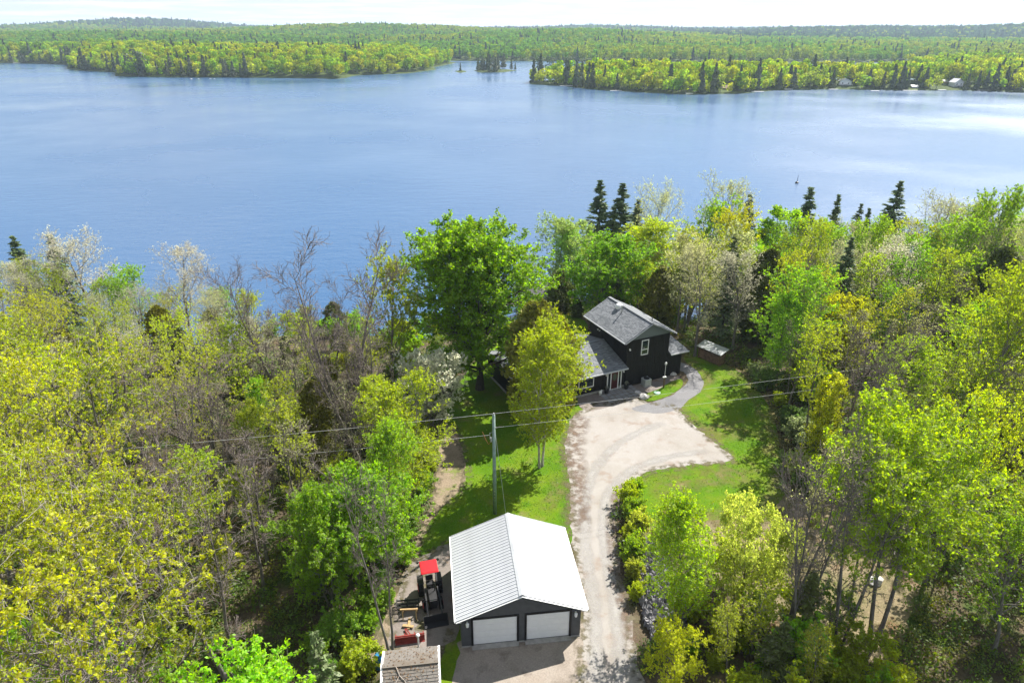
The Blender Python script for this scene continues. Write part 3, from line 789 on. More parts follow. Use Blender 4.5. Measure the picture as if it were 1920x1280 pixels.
# single trees read off the photograph: (x, y) is where each stands
def top_at(px, py, y, gz=None):
    """x of the tree and its height, when its top is seen at px, py and it stands y metres ahead"""
    v = (py - 640.0) / FPX; t = y / (CP - SP * v); z = EYE - t * (SP + CP * v); x = (px - 960) / FPX * t
    g = terr1(x, y) if gz is None else gz
    return x, z - g
def T(kind, px, py, y, look, place='', color=None, **kw):
    x, H = top_at(px, py, y)
    tree(kind, x, y, H, look, place, color, solo=True, **kw)

T('green_maple', 893, 424, 64, 'big dense bright green maple on the lawn beside the left end of the house', '', GR, R=1.1, var=0, rot=2.4)
T('birch_tree', 1020, 590, 49.8, 'yellow-green birch with two pale trunks on the lawn beside the driveway', '', (0.175, 0.215, 0.008), var=0, rot=0.5, R=0.95)
T('cedar_tree', 1000, 566, 58.6, 'tall brownish olive cedar in front of the bungalow wing behind the birch', '', OLV, var=0, R=1.15)
T('cedar_tree', 1046, 588, 59.4, 'shorter olive cedar close to the bungalow wall behind the birch', '', OLV, var=1, R=0.8)
T('cedar_tree', 1008, 555, 70.5, 'brownish olive cedar behind the birch and beside the bungalow roof', '', OLV, var=1)
T('cedar_tree', 1040, 592, 69.5, 'short olive cedar between the birch and the black tower', '', OLV, var=1, R=1.1)
T('spruce_tree', 982, 492, 90, 'narrow dark spruce spire just right of the big green maple', '', SPR, var=1, R=0.92)
T('cedar_tree', 1052, 505, 88, 'dark green cedar beside the lakeside cottage roof', '', CED, var=0, R=1.5)
T('cedar_tree', 1083, 560, 84, 'low dark cedar between the lakeside cottage and the bright green maple', '', CED, var=1, R=1.1)
T('round_maple', 1130, 418, 84, 'dense bright green maple behind the black two-storey tower', '', (0.085, 0.165, 0.003), var=0, R=1.25)
T('fine_leaved_tree', 1050, 395, 96, 'light green feathery tree leaning out over the lake', '', (0.14, 0.19, 0.05), var=0, R=1.15)
T('fine_leaved_tree', 1085, 408, 95, 'light green willowy tree between the lake and the bright green maple', '', (0.13, 0.19, 0.04), var=1, R=1.0)
T('spruce_tree', 1127, 334, 110, 'tall dark spruce, the left one of the pair against the lake', '', SPR, var=0, R=1.09)
T('spruce_tree', 1169, 340, 111, 'tall dark spruce, the right one of the pair against the lake', '', SPR, var=0, R=1.16, rot=2.0)
T('spruce_tree', 1152, 385, 109, 'short dark spruce tucked between the two tall spruces', '', SPR, var=1, R=1.09)
T('spruce_tree', 1197, 372, 112, 'small dark spruce beside the pale tall poplar at the shore', '', SPR, var=1, R=1.09)
T('fine_leaved_tree', 1208, 386, 95, 'round yellow-green tree below the pair of tall spruces', '', (0.17, 0.20, 0.012), var=1, R=1.45)
T('pale_poplar', 1242, 316, 108, 'tall pale feathery poplar right of the pair of spruces', '', PALE2, var=0, R=0.75)
T('leafing_maple', 1322, 350, 100, 'bright green maple standing high against the lake', '', LG, var=0, R=0.75)
T('pale_poplar', 1352, 312, 108, 'tall pale poplar, the highest crown against the water', '', PALE2, var=1, R=0.85)
T('pale_poplar', 1332, 430, 72, 'tall forked poplar with grey trunk and pale buds beside the firewood rack', '', (0.24, 0.24, 0.11), var=1, R=0.85)
T('thin_tree', 1385, 400, 80, 'slender pale-budded tree right of the forked poplar', '', PALE2, var=0, R=1.2)
T('leafing_maple', 1290, 440, 78, 'pale budding maple between the black tower and the forked poplar', '', (0.23, 0.23, 0.10), var=1, R=0.75)
T('column_tree', 1452, 370, 100, 'narrow bright green tree at the lake edge of the right woods', '', LG, var=0, R=1.3)
T('leafing_maple', 1415, 385, 92, 'yellow maple left of the narrow bright green tree', '', YL, var=2, R=0.8)
T('spruce_tree', 1408, 362, 112, 'small dark spruce pair member against the water', 'left of the narrow bright green tree', SPR, var=1, R=0.97)
T('spruce_tree', 1690, 336, 122, 'tall dark spruce standing alone against the lake in the right woods', '', SPR, var=0, R=1.16)
T('spruce_tree', 1523, 348, 118, 'dark spruce tip rising from a pale bush at the shore', '', SPR, var=1, R=1.18)
T('spruce_tree', 1575, 362, 120, 'thin dark spruce tip, nearest to the black marker in the lake', '', SPR, var=1, R=0.85)
T('spruce_tree', 1616, 380, 121, 'thin dark spruce tip midway along the right shore', '', SPR, var=1, R=0.85)
T('spruce_tree', 1632, 388, 119, 'short dark spruce tip left of the lone tall spruce', '', SPR, var=1, R=0.85)
T('spruce_tree', 1662, 394, 118, 'low dark spruce directly left of the lone tall spruce', '', SPR, var=1, R=0.97)
T('pale_poplar', 1765, 338, 96, 'tall thin poplar with bare open crown right of the lone spruce', '', PALE2, var=0, R=0.95)
T('leafing_maple', 1822, 346, 92, 'tall round-headed green poplar on a bare dark trunk', '', (0.17, 0.20, 0.05), var=0, R=0.8)
T('bare_tree', 1868, 372, 90, 'tall grey bare tree right of the round-headed poplar', '', None, var=1, R=0.8)
T('leafing_maple', 1915, 358, 84, 'bright green tree cut by the frame edge above the right woods', '', LG, var=1, R=0.8)
T('fine_leaved_tree', 1490, 524, 66, 'bright green rounded tree in the middle of the right woods', '', (0.12, 0.20, 0.012), var=1, R=1.1)
T('round_maple', 1572, 536, 66, 'orange-tinged maple right of the bright green rounded tree', '', (0.175, 0.175, 0.010), var=0, R=0.9)
T('column_tree', 1566, 682, 50, 'narrow bright yellow tree at the edge of the right woods', '', (0.235, 0.24, 0.008), var=0, R=1.05)
T('bare_tree', 1640, 590, 46, 'tall bare grey tree behind the bare clump at the clearing', '', None, var=1, R=0.55)
T('bare_tree', 1598, 775, 29.5, 'clump of tall bare grey stems beside the clearing', '', None, var=0, R=0.55)
T('thin_bare_tree', 1560, 800, 31, 'thin bare stem left of the tall bare clump', '', None, var=1, R=0.9)
T('thin_bare_tree', 1665, 880, 30, 'thin bare stem between the bare clump and the lime green maple', '', None, var=2, R=0.9)
T('round_maple', 1765, 782, 31.5, 'large dense lime green maple on the right', '', (0.145, 0.205, 0.008), var=2, R=0.86)
T('round_maple', 1688, 830, 33.5, 'smaller lime green maple leaning against the large one', '', (0.155, 0.21, 0.010), var=2, R=0.7)
T('leafing_maple', 1890, 482, 50, 'yellow-green leafing tree at the frame edge halfway up', '', (0.18, 0.21, 0.012), var=2, R=0.8)
T('leafing_maple', 1850, 745, 36, 'yellow-green leafing maple right of the lime green maple', '', YG2, var=1, R=0.65)
T('fine_leaved_tree', 1316, 893, 31.5, 'fresh green fine-leaved tree between the hedge and the clearing', '', (0.16, 0.21, 0.007), var=1, R=0.92)
T('round_maple', 1415, 935, 33.5, 'creamy yellow-green young maple beside the fresh green tree', '', (0.22, 0.235, 0.05), var=1, R=0.62)
T('round_maple', 1462, 960, 34.5, 'creamy young maple on the right of a pair beside the clearing', '', (0.22, 0.235, 0.05), var=0, R=0.55)
T('round_maple', 1272, 1172, 27.5, 'low bushy yellow-green maple at the bottom edge beside the driveway', '', (0.20, 0.215, 0.006), var=1, R=0.75)
T('spruce_tree', 1528, 1070, 29.3, 'small dark fir in the right foreground, the taller of two', '', (0.052, 0.064, 0.014), var=2, R=0.85)
T('spruce_tree', 1474, 1165, 27.2, 'short dense fir at the bottom edge, the smaller of two', '', (0.055, 0.068, 0.014), var=2, R=1.05)
T('young_tree', 1428, 858, 53, 'small leafy sapling standing alone on the right lawn', '', YG2, var=0, R=0.7)
T('young_tree', 1502, 845, 47, 'greyish sapling at the corner of the right lawn', '', PALE2, var=1, R=0.8)
T('young_tree', 1535, 918, 42, 'small pale sapling casting a shadow on the dry clearing', '', PALE2, var=0, R=0.9)
# left side
T('bare_tree', 600, 418, 52, 'tallest bare grey tree against the lake on the left', '', None, var=0, R=0.95, rot=0.6)
T('bare_tree', 482, 468, 57, 'bare grey tree left of the tallest bare one', '', None, var=1, R=0.8)
T('bare_tree', 655, 560, 49, 'grey bare tree leaning in front of the tallest bare one', '', None, var=2, R=0.9)
T('leafing_maple', 715, 458, 60, 'thin yellow-green tree touching the big green maple', '', YG2, var=0, R=0.72)
T('fine_leaved_tree', 745, 690, 44, 'rounded yellow-green tree at the woods edge beside the dirt trail', '', (0.165, 0.20, 0.012), var=0, R=1.0)
T('fine_leaved_tree', 700, 760, 40, 'fresh green tree beside the narrow dirt trail', '', (0.13, 0.19, 0.012), var=1, R=0.85)
T('blossom_tree', 800, 655, 56.5, 'white blossoming shrub tree beside the lawn and trail', '', WHT, var=0, R=0.95)
T('round_maple', 640, 850, 36, 'leafy green understory tree in the left woods near the tractor', '', (0.105, 0.17, 0.005), var=0, R=0.95)
T('round_maple', 590, 930, 34, 'shaded green understory tree left of the tractor', '', (0.105, 0.165, 0.006), var=1, R=0.8)
T('bare_tree', 697, 880, 30, 'nearly bare two-stemmed tree in front of the tractor yard', '', None, var=2, R=0.62, rot=1.9)
T('round_maple', 420, 1180, 20.5, 'bright lime green maple at the bottom edge on the left', '', (0.135, 0.225, 0.008), var=0, R=0.8)
T('round_maple', 40, 1225, 18.5, 'bright green maple in the bottom left corner', '', (0.135, 0.215, 0.010), var=1, R=0.75)
T('spruce_tree', 588, 1180, 25.5, 'small grey-green fir at the bottom edge left of the shed', '', (0.075, 0.10, 0.035), var=2, R=0.7)
T('pale_poplar', 128, 408, 83, 'large pale silvery tree against the lake at the far left', '', PALE, var=0, R=1.2)
T('pale_poplar', 40, 470, 80, 'pale silvery tree at the left frame edge', '', PALE, var=1, R=1.1)
T('pale_poplar', 318, 447, 76, 'pale silvery tree with open bare top', '', (0.26, 0.25, 0.18), var=1, R=1.05)
T('leafing_maple', 232, 500, 80, 'green leafy tree between the two pale silvery trees', '', LG, var=1, R=0.95)
T('pale_poplar', 395, 540, 70, 'low pale spreading tree left of the bare trees', '', PALE2, var=0, R=1.0)
T('spruce_tree', 92, 436, 97, 'dark spruce tip left of the large pale tree', '', SPR, var=1, R=1.18)
T('spruce_tree', 22, 440, 97, 'dark spruce tip at the left frame edge', '', SPR, var=1, R=1.18)
T('bare_tree', 150, 985, 21, 'large bare grey tree spreading pale limbs in the lower left', '', None, var=1, R=0.95)
T('bare_tree', 330, 860, 28, 'bare grey tree rising among the yellow-green maples', '', None, var=2, R=0.9)
T('bare_tree', 235, 790, 32, 'grey half-bare tree in the middle of the left woods', '', None, var=0, R=0.9)
T('sparse_maple', 62, 560, 58, 'golden yellow-green maple near the left frame edge', '', YL, var=1)

# the woods: many trees of a few kinds, each with its own place
def in_sheets(x, y, grow=1.0):
    for k, lst in SHEETS.items():
        if k in ('field',): continue
        for P in lst:
            X_ = np.array([x]); Y_ = np.array([y])
            if inside(P, X_, Y_)[0] or edge_dist(P, X_, Y_)[0] < grow: return True
    return False
BUILT = []
def scatter(poly, spacing, n_max, rng, clear=1.2):
    P = np.array(poly); out = []
    x0, y0 = P.min(0); x1, y1 = P.max(0); fails = 0
    while fails < 600 and len(out) < n_max:
        x = rng.uniform(x0, x1); y = rng.uniform(y0, y1)
        ok = inside(P, np.array([x]), np.array([y]))[0]
        if ok:
            px, py = proj(x, y, 8.0)
            ok = -120 < px < 2040
        if ok: ok = all((x - a) ** 2 + (y - b) ** 2 > spacing ** 2 for a, b in out)
        if ok: ok = all((x - a) ** 2 + (y - b) ** 2 > 2.0 for a, b in BUILT)
        if ok: ok = not in_sheets(x, y, clear)
        if ok: out.append((x, y)); fails = 0
        else: fails += 1
    BUILT.extend(out)
    return out
for d in TREES_IN: BUILT.append((d['x'], d['y']))
LOOK = {'sparse_maple': 'sparse yellow-green maple', 'leafing_maple': 'yellow-green leafing tree', 'pale_poplar': 'pale budding poplar', 'bare_tree': 'bare grey tree',
        'thin_bare_tree': 'thin bare grey tree', 'thin_tree': 'slender yellow-green tree', 'round_maple': 'leafy green young maple', 'fine_leaved_tree': 'light green fine-leaved tree',
        'cedar_tree': 'dark cedar', 'spruce_tree': 'dark spruce', 'young_tree': 'small leafy sapling', 'shrub': 'leafy green shrub', 'column_tree': 'narrow leafy tree'}
COLS = {'sparse_maple': [YG, YG, YL, YG2], 'leafing_maple': [YG2, (0.15, 0.19, 0.010), LG], 'pale_poplar': [PALE, PALE2], 'bare_tree': [None], 'thin_bare_tree': [PALE2], 'thin_tree': [(0.15, 0.185, 0.010), YG2, LG, (0.16, 0.175, 0.02)],
        'round_maple': [LG, (0.11, 0.17, 0.012)], 'fine_leaved_tree': [LG, YG2], 'cedar_tree': [CED, OLV], 'spruce_tree': [SPR], 'young_tree': [YG2, LG], 'shrub': [LG, YG2, (0.085, 0.14, 0.015)], 'column_tree': [YG, LG]}
def wood_zone(place, poly, spacing, n, kinds, hs, group, seed, rows=(1e9,), clear=1.2):
    rng = random.Random(seed)
    names = ['nearest row', 'second row', 'third row', 'fourth row', 'back row']
    for (x, y) in scatter(poly, spacing, n, rng, clear):
        k = rng.choices([q[0] for q in kinds], [q[1] for q in kinds])[0]
        H = rng.uniform(*hs.get(k, hs['*']))
        r = sum(y > e for e in rows)
        pl = place if len(rows) == 1 else place + ', ' + names[r]
        tree(k, x, y, H, LOOK[k], pl, rng.choice(COLS[k]), group=group, R=rng.uniform(0.85, 1.12))
wood_zone('in the left woods', [(-17, 13), (-15, 23), (-20, 29), (-24.5, 36), (-25, 42), (-55, 42), (-48, 36), (-28, 13)], 4.5, 54,
          [('sparse_maple', 9), ('bare_tree', 0.6)], {'*': (14.5, 18.5), 'round_maple': (7, 10)}, 'trees of the left woods', 1, (22, 29, 36))
wood_zone('in the left woods beyond', [(-24, 43), (-26, 60), (-62, 62), (-54, 43)], 4.8, 36,
          [('sparse_maple', 7), ('pale_poplar', 1), ('thin_bare_tree', 1)], {'*': (10.5, 13.5)}, 'trees of the left woods', 11, (49, 55))
wood_zone('among the bare thicket', [(-11.5, 43), (-14, 36), (-19, 33), (-23.5, 40), (-26, 62), (-12, 64)], 2.5, 48,
          [('thin_bare_tree', 6), ('thin_tree', 2), ('bare_tree', 1.2), ('fine_leaved_tree', 1.2), ('cedar_tree', 0.8)], {'*': (8.5, 12.5), 'bare_tree': (11, 14), 'fine_leaved_tree': (6, 8), 'cedar_tree': (5, 8)}, 'thin trees of the bare thicket', 2, (47, 54))
wood_zone('in the lakeside woods left', [(-27, 62), (-62, 62), (-78, 86), (-38, 86), (-29, 72)], 4.6, 34,
          [('sparse_maple', 2), ('pale_poplar', 5), ('leafing_maple', 1), ('cedar_tree', 1)], {'*': (7.5, 11), 'cedar_tree': (6, 8)}, 'trees of the lakeside woods on the left', 3, (70, 78))
wood_zone('on the lake bank behind the thicket', [(-28, 64), (-9, 64), (-7, 98), (-45, 96)], 3.2, 34,
          [('shrub', 5), ('young_tree', 4), ('cedar_tree', 2)], {'*': (3, 4.6), 'shrub': (2.2, 3.4), 'cedar_tree': (3.5, 5.5)}, 'bushes on the lake bank', 4, (76, 88))
wood_zone('behind the black house', [(10.5, 84), (24, 79), (24, 100), (13, 100)], 3.2, 20,
          [('cedar_tree', 3), ('young_tree', 2), ('leafing_maple', 2)], {'*': (4.5, 6), 'cedar_tree': (6, 9), 'leafing_maple': (9, 11)}, 'trees behind the house', 5)
wood_zone('in the right woods', [(21, 77), (27, 71), (44, 70), (84, 80), (100, 132), (40, 112), (22, 101)], 3.7, 130,
          [('leafing_maple', 3), ('thin_tree', 7), ('cedar_tree', 4), ('spruce_tree', 2), ('pale_poplar', 2), ('thin_bare_tree', 2), ('fine_leaved_tree', 1)],
          {'*': (12, 15.5), 'cedar_tree': (8, 12), 'spruce_tree': (10, 14), 'thin_bare_tree': (10, 13), 'fine_leaved_tree': (10, 13)}, 'trees of the right woods', 6, (80, 88, 97, 107))
wood_zone('at the right woods edge', [(26.5, 67), (25, 56), (27.5, 47), (46, 42), (78, 60), (84, 80), (44, 71)], 3.0, 90,
          [('thin_tree', 6), ('leafing_maple', 1), ('thin_bare_tree', 5), ('cedar_tree', 3), ('young_tree', 2)],
          {'*': (10.5, 14), 'young_tree': (4, 6), 'thin_bare_tree': (9, 13), 'cedar_tree': (4, 8)}, 'trees at the edge of the right woods', 7, (50, 56, 63, 70))
wood_zone('in the right foreground', [(29, 24), (29, 36), (30, 44), (46, 42), (62, 50), (50, 27), (36, 15), (23, 19)], 3.8, 30,
          [('thin_tree', 4), ('leafing_maple', 3), ('round_maple', 2), ('young_tree', 3), ('thin_bare_tree', 2)],
          {'*': (9, 13), 'young_tree': (4, 6), 'round_maple': (5, 7), 'leafing_maple': (9, 11)}, 'trees of the right foreground', 8, (30, 37))
wood_zone('between hedge and clearing', [(12.5, 26), (12.5, 33), (14.5, 36), (21, 31), (21.5, 25), (14, 20)], 2.0, 26,
          [('young_tree', 4), ('thin_tree', 2), ('shrub', 2)], {'*': (3.5, 5.2), 'thin_tree': (6, 8), 'shrub': (2, 3)}, 'saplings between the hedge and the clearing', 9, (29,))
# shrubs along the hedge, the trail and the wood edges
hedge = [(1172, 925), (1182, 955), (1192, 985), (1178, 1000), (1182, 1035), (1184, 1062), (1190, 1100), (1188, 905)]
for i, (px, py) in enumerate(hedge):
    x, y = at(px + 4, py + 22)
    tree('shrub', x, y, [1.9, 2.0, 2.2, 1.7, 2.2, 1.6, 1.3, 1.5][i], 'yellow-green hedge shrub', 'beside the driveway', [(0.17, 0.20, 0.012), (0.14, 0.19, 0.012), (0.19, 0.195, 0.03)][i % 3], group='hedge shrubs beside the driveway', cat='shrub', name='hedge_shrub', R=0.8)
    BUILT.append((x, y))
for i, (px, py) in enumerate([(700, 1255), (712, 1175), (728, 1140), (742, 1100), (765, 1060), (780, 1010), (790, 975), (808, 930), (815, 880), (812, 845), (806, 815), (680, 1275), (640, 1270), (655, 1200), (620, 1230)]):
    x, y = at(px - 22, py)
    tree('shrub', x, y, trng.uniform(1.0, 2.2), 'leafy shrub', 'along the left side of the dirt trail', trng.choice([LG, YG2, (0.09, 0.15, 0.015)]), group='shrubs along the dirt trail', cat='shrub', R=1.15)
for i, (px, py) in enumerate([(1455, 880), (1475, 830), (1462, 800), (1440, 760), (1415, 730), (1395, 705), (1500, 930), (1530, 890), (1560, 930), (1500, 870), (1490, 900), (1600, 950), (1640, 990)]):
    x, y = at(px + 20, py)
    tree('shrub', x, y, trng.uniform(1.2, 2.6), 'leafy shrub', 'at the edge of the right lawn', trng.choice([(0.09, 0.13, 0.03), YG2, LG, (0.13, 0.15, 0.07)]), group='shrubs at the edge of the right lawn', cat='shrub', R=1.1)
for i, (px, py) in enumerate([(1285, 1150), (1296, 1080), (1280, 1215), (1330, 1240), (1360, 1200), (1400, 1270), (1440, 1240)]):
    x, y = at(px + 10, py + 10)
    tree('shrub', x, y, trng.uniform(0.9, 1.9), 'leafy green shrub', 'around the rock bank', trng.choice([(0.10, 0.15, 0.015), YG2, LG]), group='shrubs around the rock bank', cat='shrub', R=1.1)

ORD = ['leftmost'] + [w + ' from the left' for w in ('second third fourth fifth sixth seventh eighth ninth tenth eleventh twelfth thirteenth fourteenth fifteenth sixteenth seventeenth eighteenth nineteenth twentieth '
       'twenty-first twenty-second twenty-third twenty-fourth twenty-fifth twenty-sixth twenty-seventh twenty-eighth twenty-ninth thirtieth').split()]
def plant_all():
    by = {}
    for d in TREES_IN:
        d['zz'] = terr1(d['x'], d['y']) if d['z'] is None else d['z']
        d['pxx'] = proj(d['x'], d['y'], d['zz'] + d['H'] * 0.6)[0]
        by.setdefault((d['look'], d['place']), []).append(d)
    for (look, place), lst in by.items():
        lst.sort(key=lambda d: d['pxx'])
        for i, d in enumerate(lst):
            lab = (look + ' ' + place).strip()
            if len(lst) > 1: lab = lab + ', ' + (ORD[i] if i < len(ORD) - 1 else 'rightmost')
            d['label'] = lab
    for d in TREES_IN:
        vs_ = STOCK[d['kind']]
        v = d['var'] if d['var'] is not None else trng.randrange(len(vs_))
        if d['kind'] == 'spruce_tree' and d['var'] is None: v = 0 if d['H'] > 11 else 1
        bh = BASE_H[d['kind']]; bh = bh[v] if isinstance(bh, tuple) else bh
        s = d['H'] / bh; R = d['R'] or 1.0
        rot = d['rot'] if d['rot'] is not None else trng.uniform(0, 6.28)
        nm = d['name'] or {'sparse_maple': 'maple_tree', 'leafing_maple': 'maple_tree', 'green_maple': 'maple_tree', 'round_maple': 'maple_tree', 'pale_poplar': 'poplar_tree', 'thin_tree': 'slender_tree'}.get(d['kind'], d['kind'])
        e = empty(nm, (d['x'], d['y'], d['zz'] - 0.05), rot, d['label'], d['cat'], d['group'])
        e.scale = (s * R, s * R, s)
        for me, pn in zip(vs_[v], ('trunk', 'twigs', 'crown')):
            if me is None: continue
            o = link(pn, me, e)
            if pn == 'crown': o.color = rgb([min(0.8, c * K_LEAF) for c in (d['color'] or PALE2)])
plant_all()
print('near trees', len(TREES_IN))
# ------------------------------------------------------------------ woods across the lake
FAR = []
for i in range(3): FAR.append(('deciduous', np_mesh('crown', *far_crown(201 + i, 14, 4.6, 11, 24, 1.5), mat=M['leaf'])))
for i in range(2): FAR.append(('conifer', np_mesh('crown', *far_crown(211 + i, 15, 3.3, 14, 20, 1.7, True), mat=M['needle'])))
pine_parts = far_crown(221, 20, 4.6, 9, 16, 1.6)
FAR.append(('pine', np_mesh('crown', *pine_parts, mat=M['needle'])))
tk = MB(); tk.tube([(0, 0, -1), (0, 0, 4), (0, 0, 9)], [0.3, 0.24, 0.1], 6); FAR_TRUNK = tk.mesh('trunk', M['bark'])
FAR_D = (0.115, 0.155, 0.020)
frng = random.Random(5)
def far_tree(which, x, y, z, s, sz, color, label, group, name):
    e = empty(name, (x, y, z), frng.uniform(0, 6.28), label, 'tree', group)
    e.scale = (s, s, s * sz)
    o = link('crown', FAR[which][1], e); o.color = rgb(color)
    link('trunk', FAR_TRUNK, e)
DEC = [(0.34, 0.41, 0.014), (0.29, 0.40, 0.016), (0.22, 0.35, 0.022), (0.37, 0.40, 0.016), (0.30, 0.35, 0.05)]
CON = [(0.085, 0.115, 0.05), (0.10, 0.13, 0.05), (0.11, 0.13, 0.04)]
DONE = []
for px_c, w_c in ((1582, 5), (1790, 5), (1764, 4), (1362, 4), (1712, 3), (1880, 4), (50, 6)):      # where cottages stand at the water
    qx, qy = Lk(px_c, 167 if px_c > 1500 else (173 if px_c > 1000 else 118))
    for dx_ in range(-w_c, w_c + 1, 2):
        for dy_ in range(-6, 9, 2): DONE.append((qx + dx_, qy + dy_))
LAND_R = [(940, 'the tip of the right point'), (1062, 'the white dock near the tip'), (1155, 'the second dock'), (1292, 'the short white dock'), (1362, 'the brown-roofed boathouse'), (1420, 'the dock by the brown boathouse'),
          (1582, 'the two-storey white boathouse'), (1712, 'the low grey boat shelter'), (1790, 'the gabled white boathouse'), (1880, 'the reddish far cottage')]
LAND_L = [(-100, 'the left frame edge'), (50, 'the low greenish boathouse'), (131, 'the notch in the left point'), (222, 'the front corner with tall pines'), (402, 'the pale shore rocks'), (560, 'the middle of the left point'), (700, 'the low end of the left point')]
NUM = ['first', 'second', 'third', 'fourth', 'fifth', 'sixth', 'seventh', 'eighth', 'ninth', 'tenth', 'eleventh', 'twelfth', 'thirteenth', 'fourteenth', 'fifteenth', 'sixteenth', 'seventeenth', 'eighteenth', 'nineteenth', 'twentieth'] + ['twenty-' + w for w in ('first', 'second', 'third', 'fourth', 'fifth', 'sixth', 'seventh', 'eighth', 'ninth')]
def shore_row(poly, fz, edge_ids, spacing, depth, conifer, marks, group, limit):
    """the trees one can tell apart along a far shore"""
    P = [np.array(p) for p in poly]; found = []
    for i in edge_ids:
        a, b = P[i], P[i + 1]; L = np.linalg.norm(b - a); t = (b - a) / L; nrm_ = np.array([-t[1], t[0]])
        for k in range(int(L / spacing) + 1):
            for row_, dp in enumerate(depth):
                q = a + t * (k + frng.uniform(-.3, .3)) * spacing + nrm_ * (dp + frng.uniform(-.8, 1.2))
                x, y = q; px, _ = proj(x, y, 0)
                if px < -30 or px > 1950 or len(found) >= limit: continue
                if any((x - u) ** 2 + (y - w) ** 2 < (spacing * 0.58) ** 2 for u, w in DONE): continue
                z = float(fz(np.array([x]), np.array([y]))[0])
                if z < LAKE + 0.1: continue
                DONE.append((x, y)); cf = frng.random() < conifer * (1.0 if row_ == 0 else 0.5)
                found.append((px, x, y, z, cf, row_))
    found.sort(); cnt = {}
    for px, x, y, z, cf, row_ in found:
        m_ = [w for p, w in marks if p <= px][-1]; key = (m_, cf, row_); n = cnt.get(key, 0); cnt[key] = n + 1
        lab = ('dark conifer' if cf else 'light leafy tree') + ', %s row, %s right of %s' % (('shore', 'rear')[row_], NUM[min(n, len(NUM) - 1)], m_)
        if cf: far_tree(3 + (frng.random() < .5), x, y, z - .4, frng.uniform(.7, 1.2), frng.uniform(.85, 1.3), frng.choice(CON), lab, group + ', conifers', 'far_conifer')
        else: far_tree(frng.randrange(3), x, y, z - .6, frng.uniform(.6, 1.1) * (0.85 if row_ == 0 else 1), frng.uniform(.9, 1.15), frng.choice(DEC), lab, group + ', leafy trees', 'far_leafy_tree')
    return len(found)
c1 = shore_row(RIGHT_POINT, z_right, range(0, 12), 5.4, (1.6, 7.5), 0.28, LAND_R, 'shore trees of the right point', 160)
c2 = shore_row(LEFT_POINT, z_left, range(1, 16), 6.8, (1.8, 8.5), 0.34, LAND_L, 'shore trees of the left point', 160)
print('far trees', c1, c2)
P_ = np.array(ISLAND); ni = 0; isl = []
for k in range(400):
    x = frng.uniform(P_[:, 0].min(), P_[:, 0].max()); y = frng.uniform(P_[:, 1].min(), P_[:, 1].max())
    if ni < 26 and inside(P_, np.array([x]), np.array([y]))[0] and all((x - u) ** 2 + (y - w) ** 2 > 14 for u, w in DONE):
        DONE.append((x, y)); ni += 1
        edge = min(1.0, 0.55 + 0.03 * min(x - P_[:, 0].min(), P_[:, 0].max() - x))
        isl.append((x, y, edge))
isl.sort(key=lambda q: q[0] / q[1])
for k, (x, y, edge) in enumerate(isl):
    far_tree(3 + k % 2, x, y, LAKE + .4, frng.uniform(.75, 1.05) * edge, frng.uniform(0.85, 1.2), frng.choice(CON), 'dark conifer on the small wooded island, %s from the left' % NUM[k], 'conifers on the small island', 'far_conifer')
x, y = Lk(863, 135); far_tree(3, x, y + 3, LAKE + .3, .45, 1.3, CON[0], 'lone small conifer on the tiny islet in the lake', None, 'far_conifer')
for px, py, yy, nm_ in ((1011, 100, 640, 'tall dark pine on the tip of the right point, left of a pair'), (1030, 103, 655, 'tall dark pine on the tip of the right point, right of a pair'), (1083, 118, 560, 'tall dark pine standing above the leafy trees of the right point'),
                        (1062, 104, 640, 'dark pine behind the tip of the right point')):
    x = at_far(px, yy, 5); z = float(z_right(np.array([x]), np.array([yy * 1.0]))[0]); _, H = top_at(px, py, yy, z)
    far_tree(5, x, yy, max(z, LAKE + .3), min(H / 18, 1.15), 1.0, CON[0], nm_, None, 'far_pine')
for px, py, w_ in ((248, 85, 'highest of three'), (258, 92, 'rightmost of three'), (232, 96, 'leftmost of three')):
    yy = 700.0 if px != 232 else 712.0; x, H = top_at(px, py, yy, LAKE + 1)
    far_tree(5, x, yy, LAKE + 1, H / 18, 1.0, CON[1], 'tall dark pine at the front corner of the left point, ' + w_, 'tall pines of the left point', 'far_pine')

# the rest reads as one mass of forest: points with instances, one object per wood
src = bpy.data.collections.new('forest_sources')
COLS_F = [DEC[0], DEC[1], DEC[2], CON[0], CON[1], DEC[3],                                        # 0-5: the two points, in fresh leaf
          (0.20, 0.33, 0.025), (0.15, 0.28, 0.035), (0.27, 0.34, 0.025), (0.06, 0.10, 0.045), (0.08, 0.12, 0.05),   # 6-10: far shore
          (0.055, 0.12, 0.05), (0.04, 0.085, 0.05)]                                                 # 11-12: dark wooded hill, conifers with cloud shadow put into the leaf colour
SHAPE_F = [0, 1, 2, 3, 4, 1, 0, 1, 2, 3, 4, 1, 3]
for i, c in enumerate(COLS_F):
    me = FAR[SHAPE_F[i]][1].copy(); me.materials.clear()
    me.materials.append(leaf_mat('forest_leaf_%d' % i, 0.22 if SHAPE_F[i] in (3, 4) else 0.5, 0.0, 0.35, 1.2, c))
    src.objects.link(bpy.data.objects.new('forest_source_%02d' % i, me))
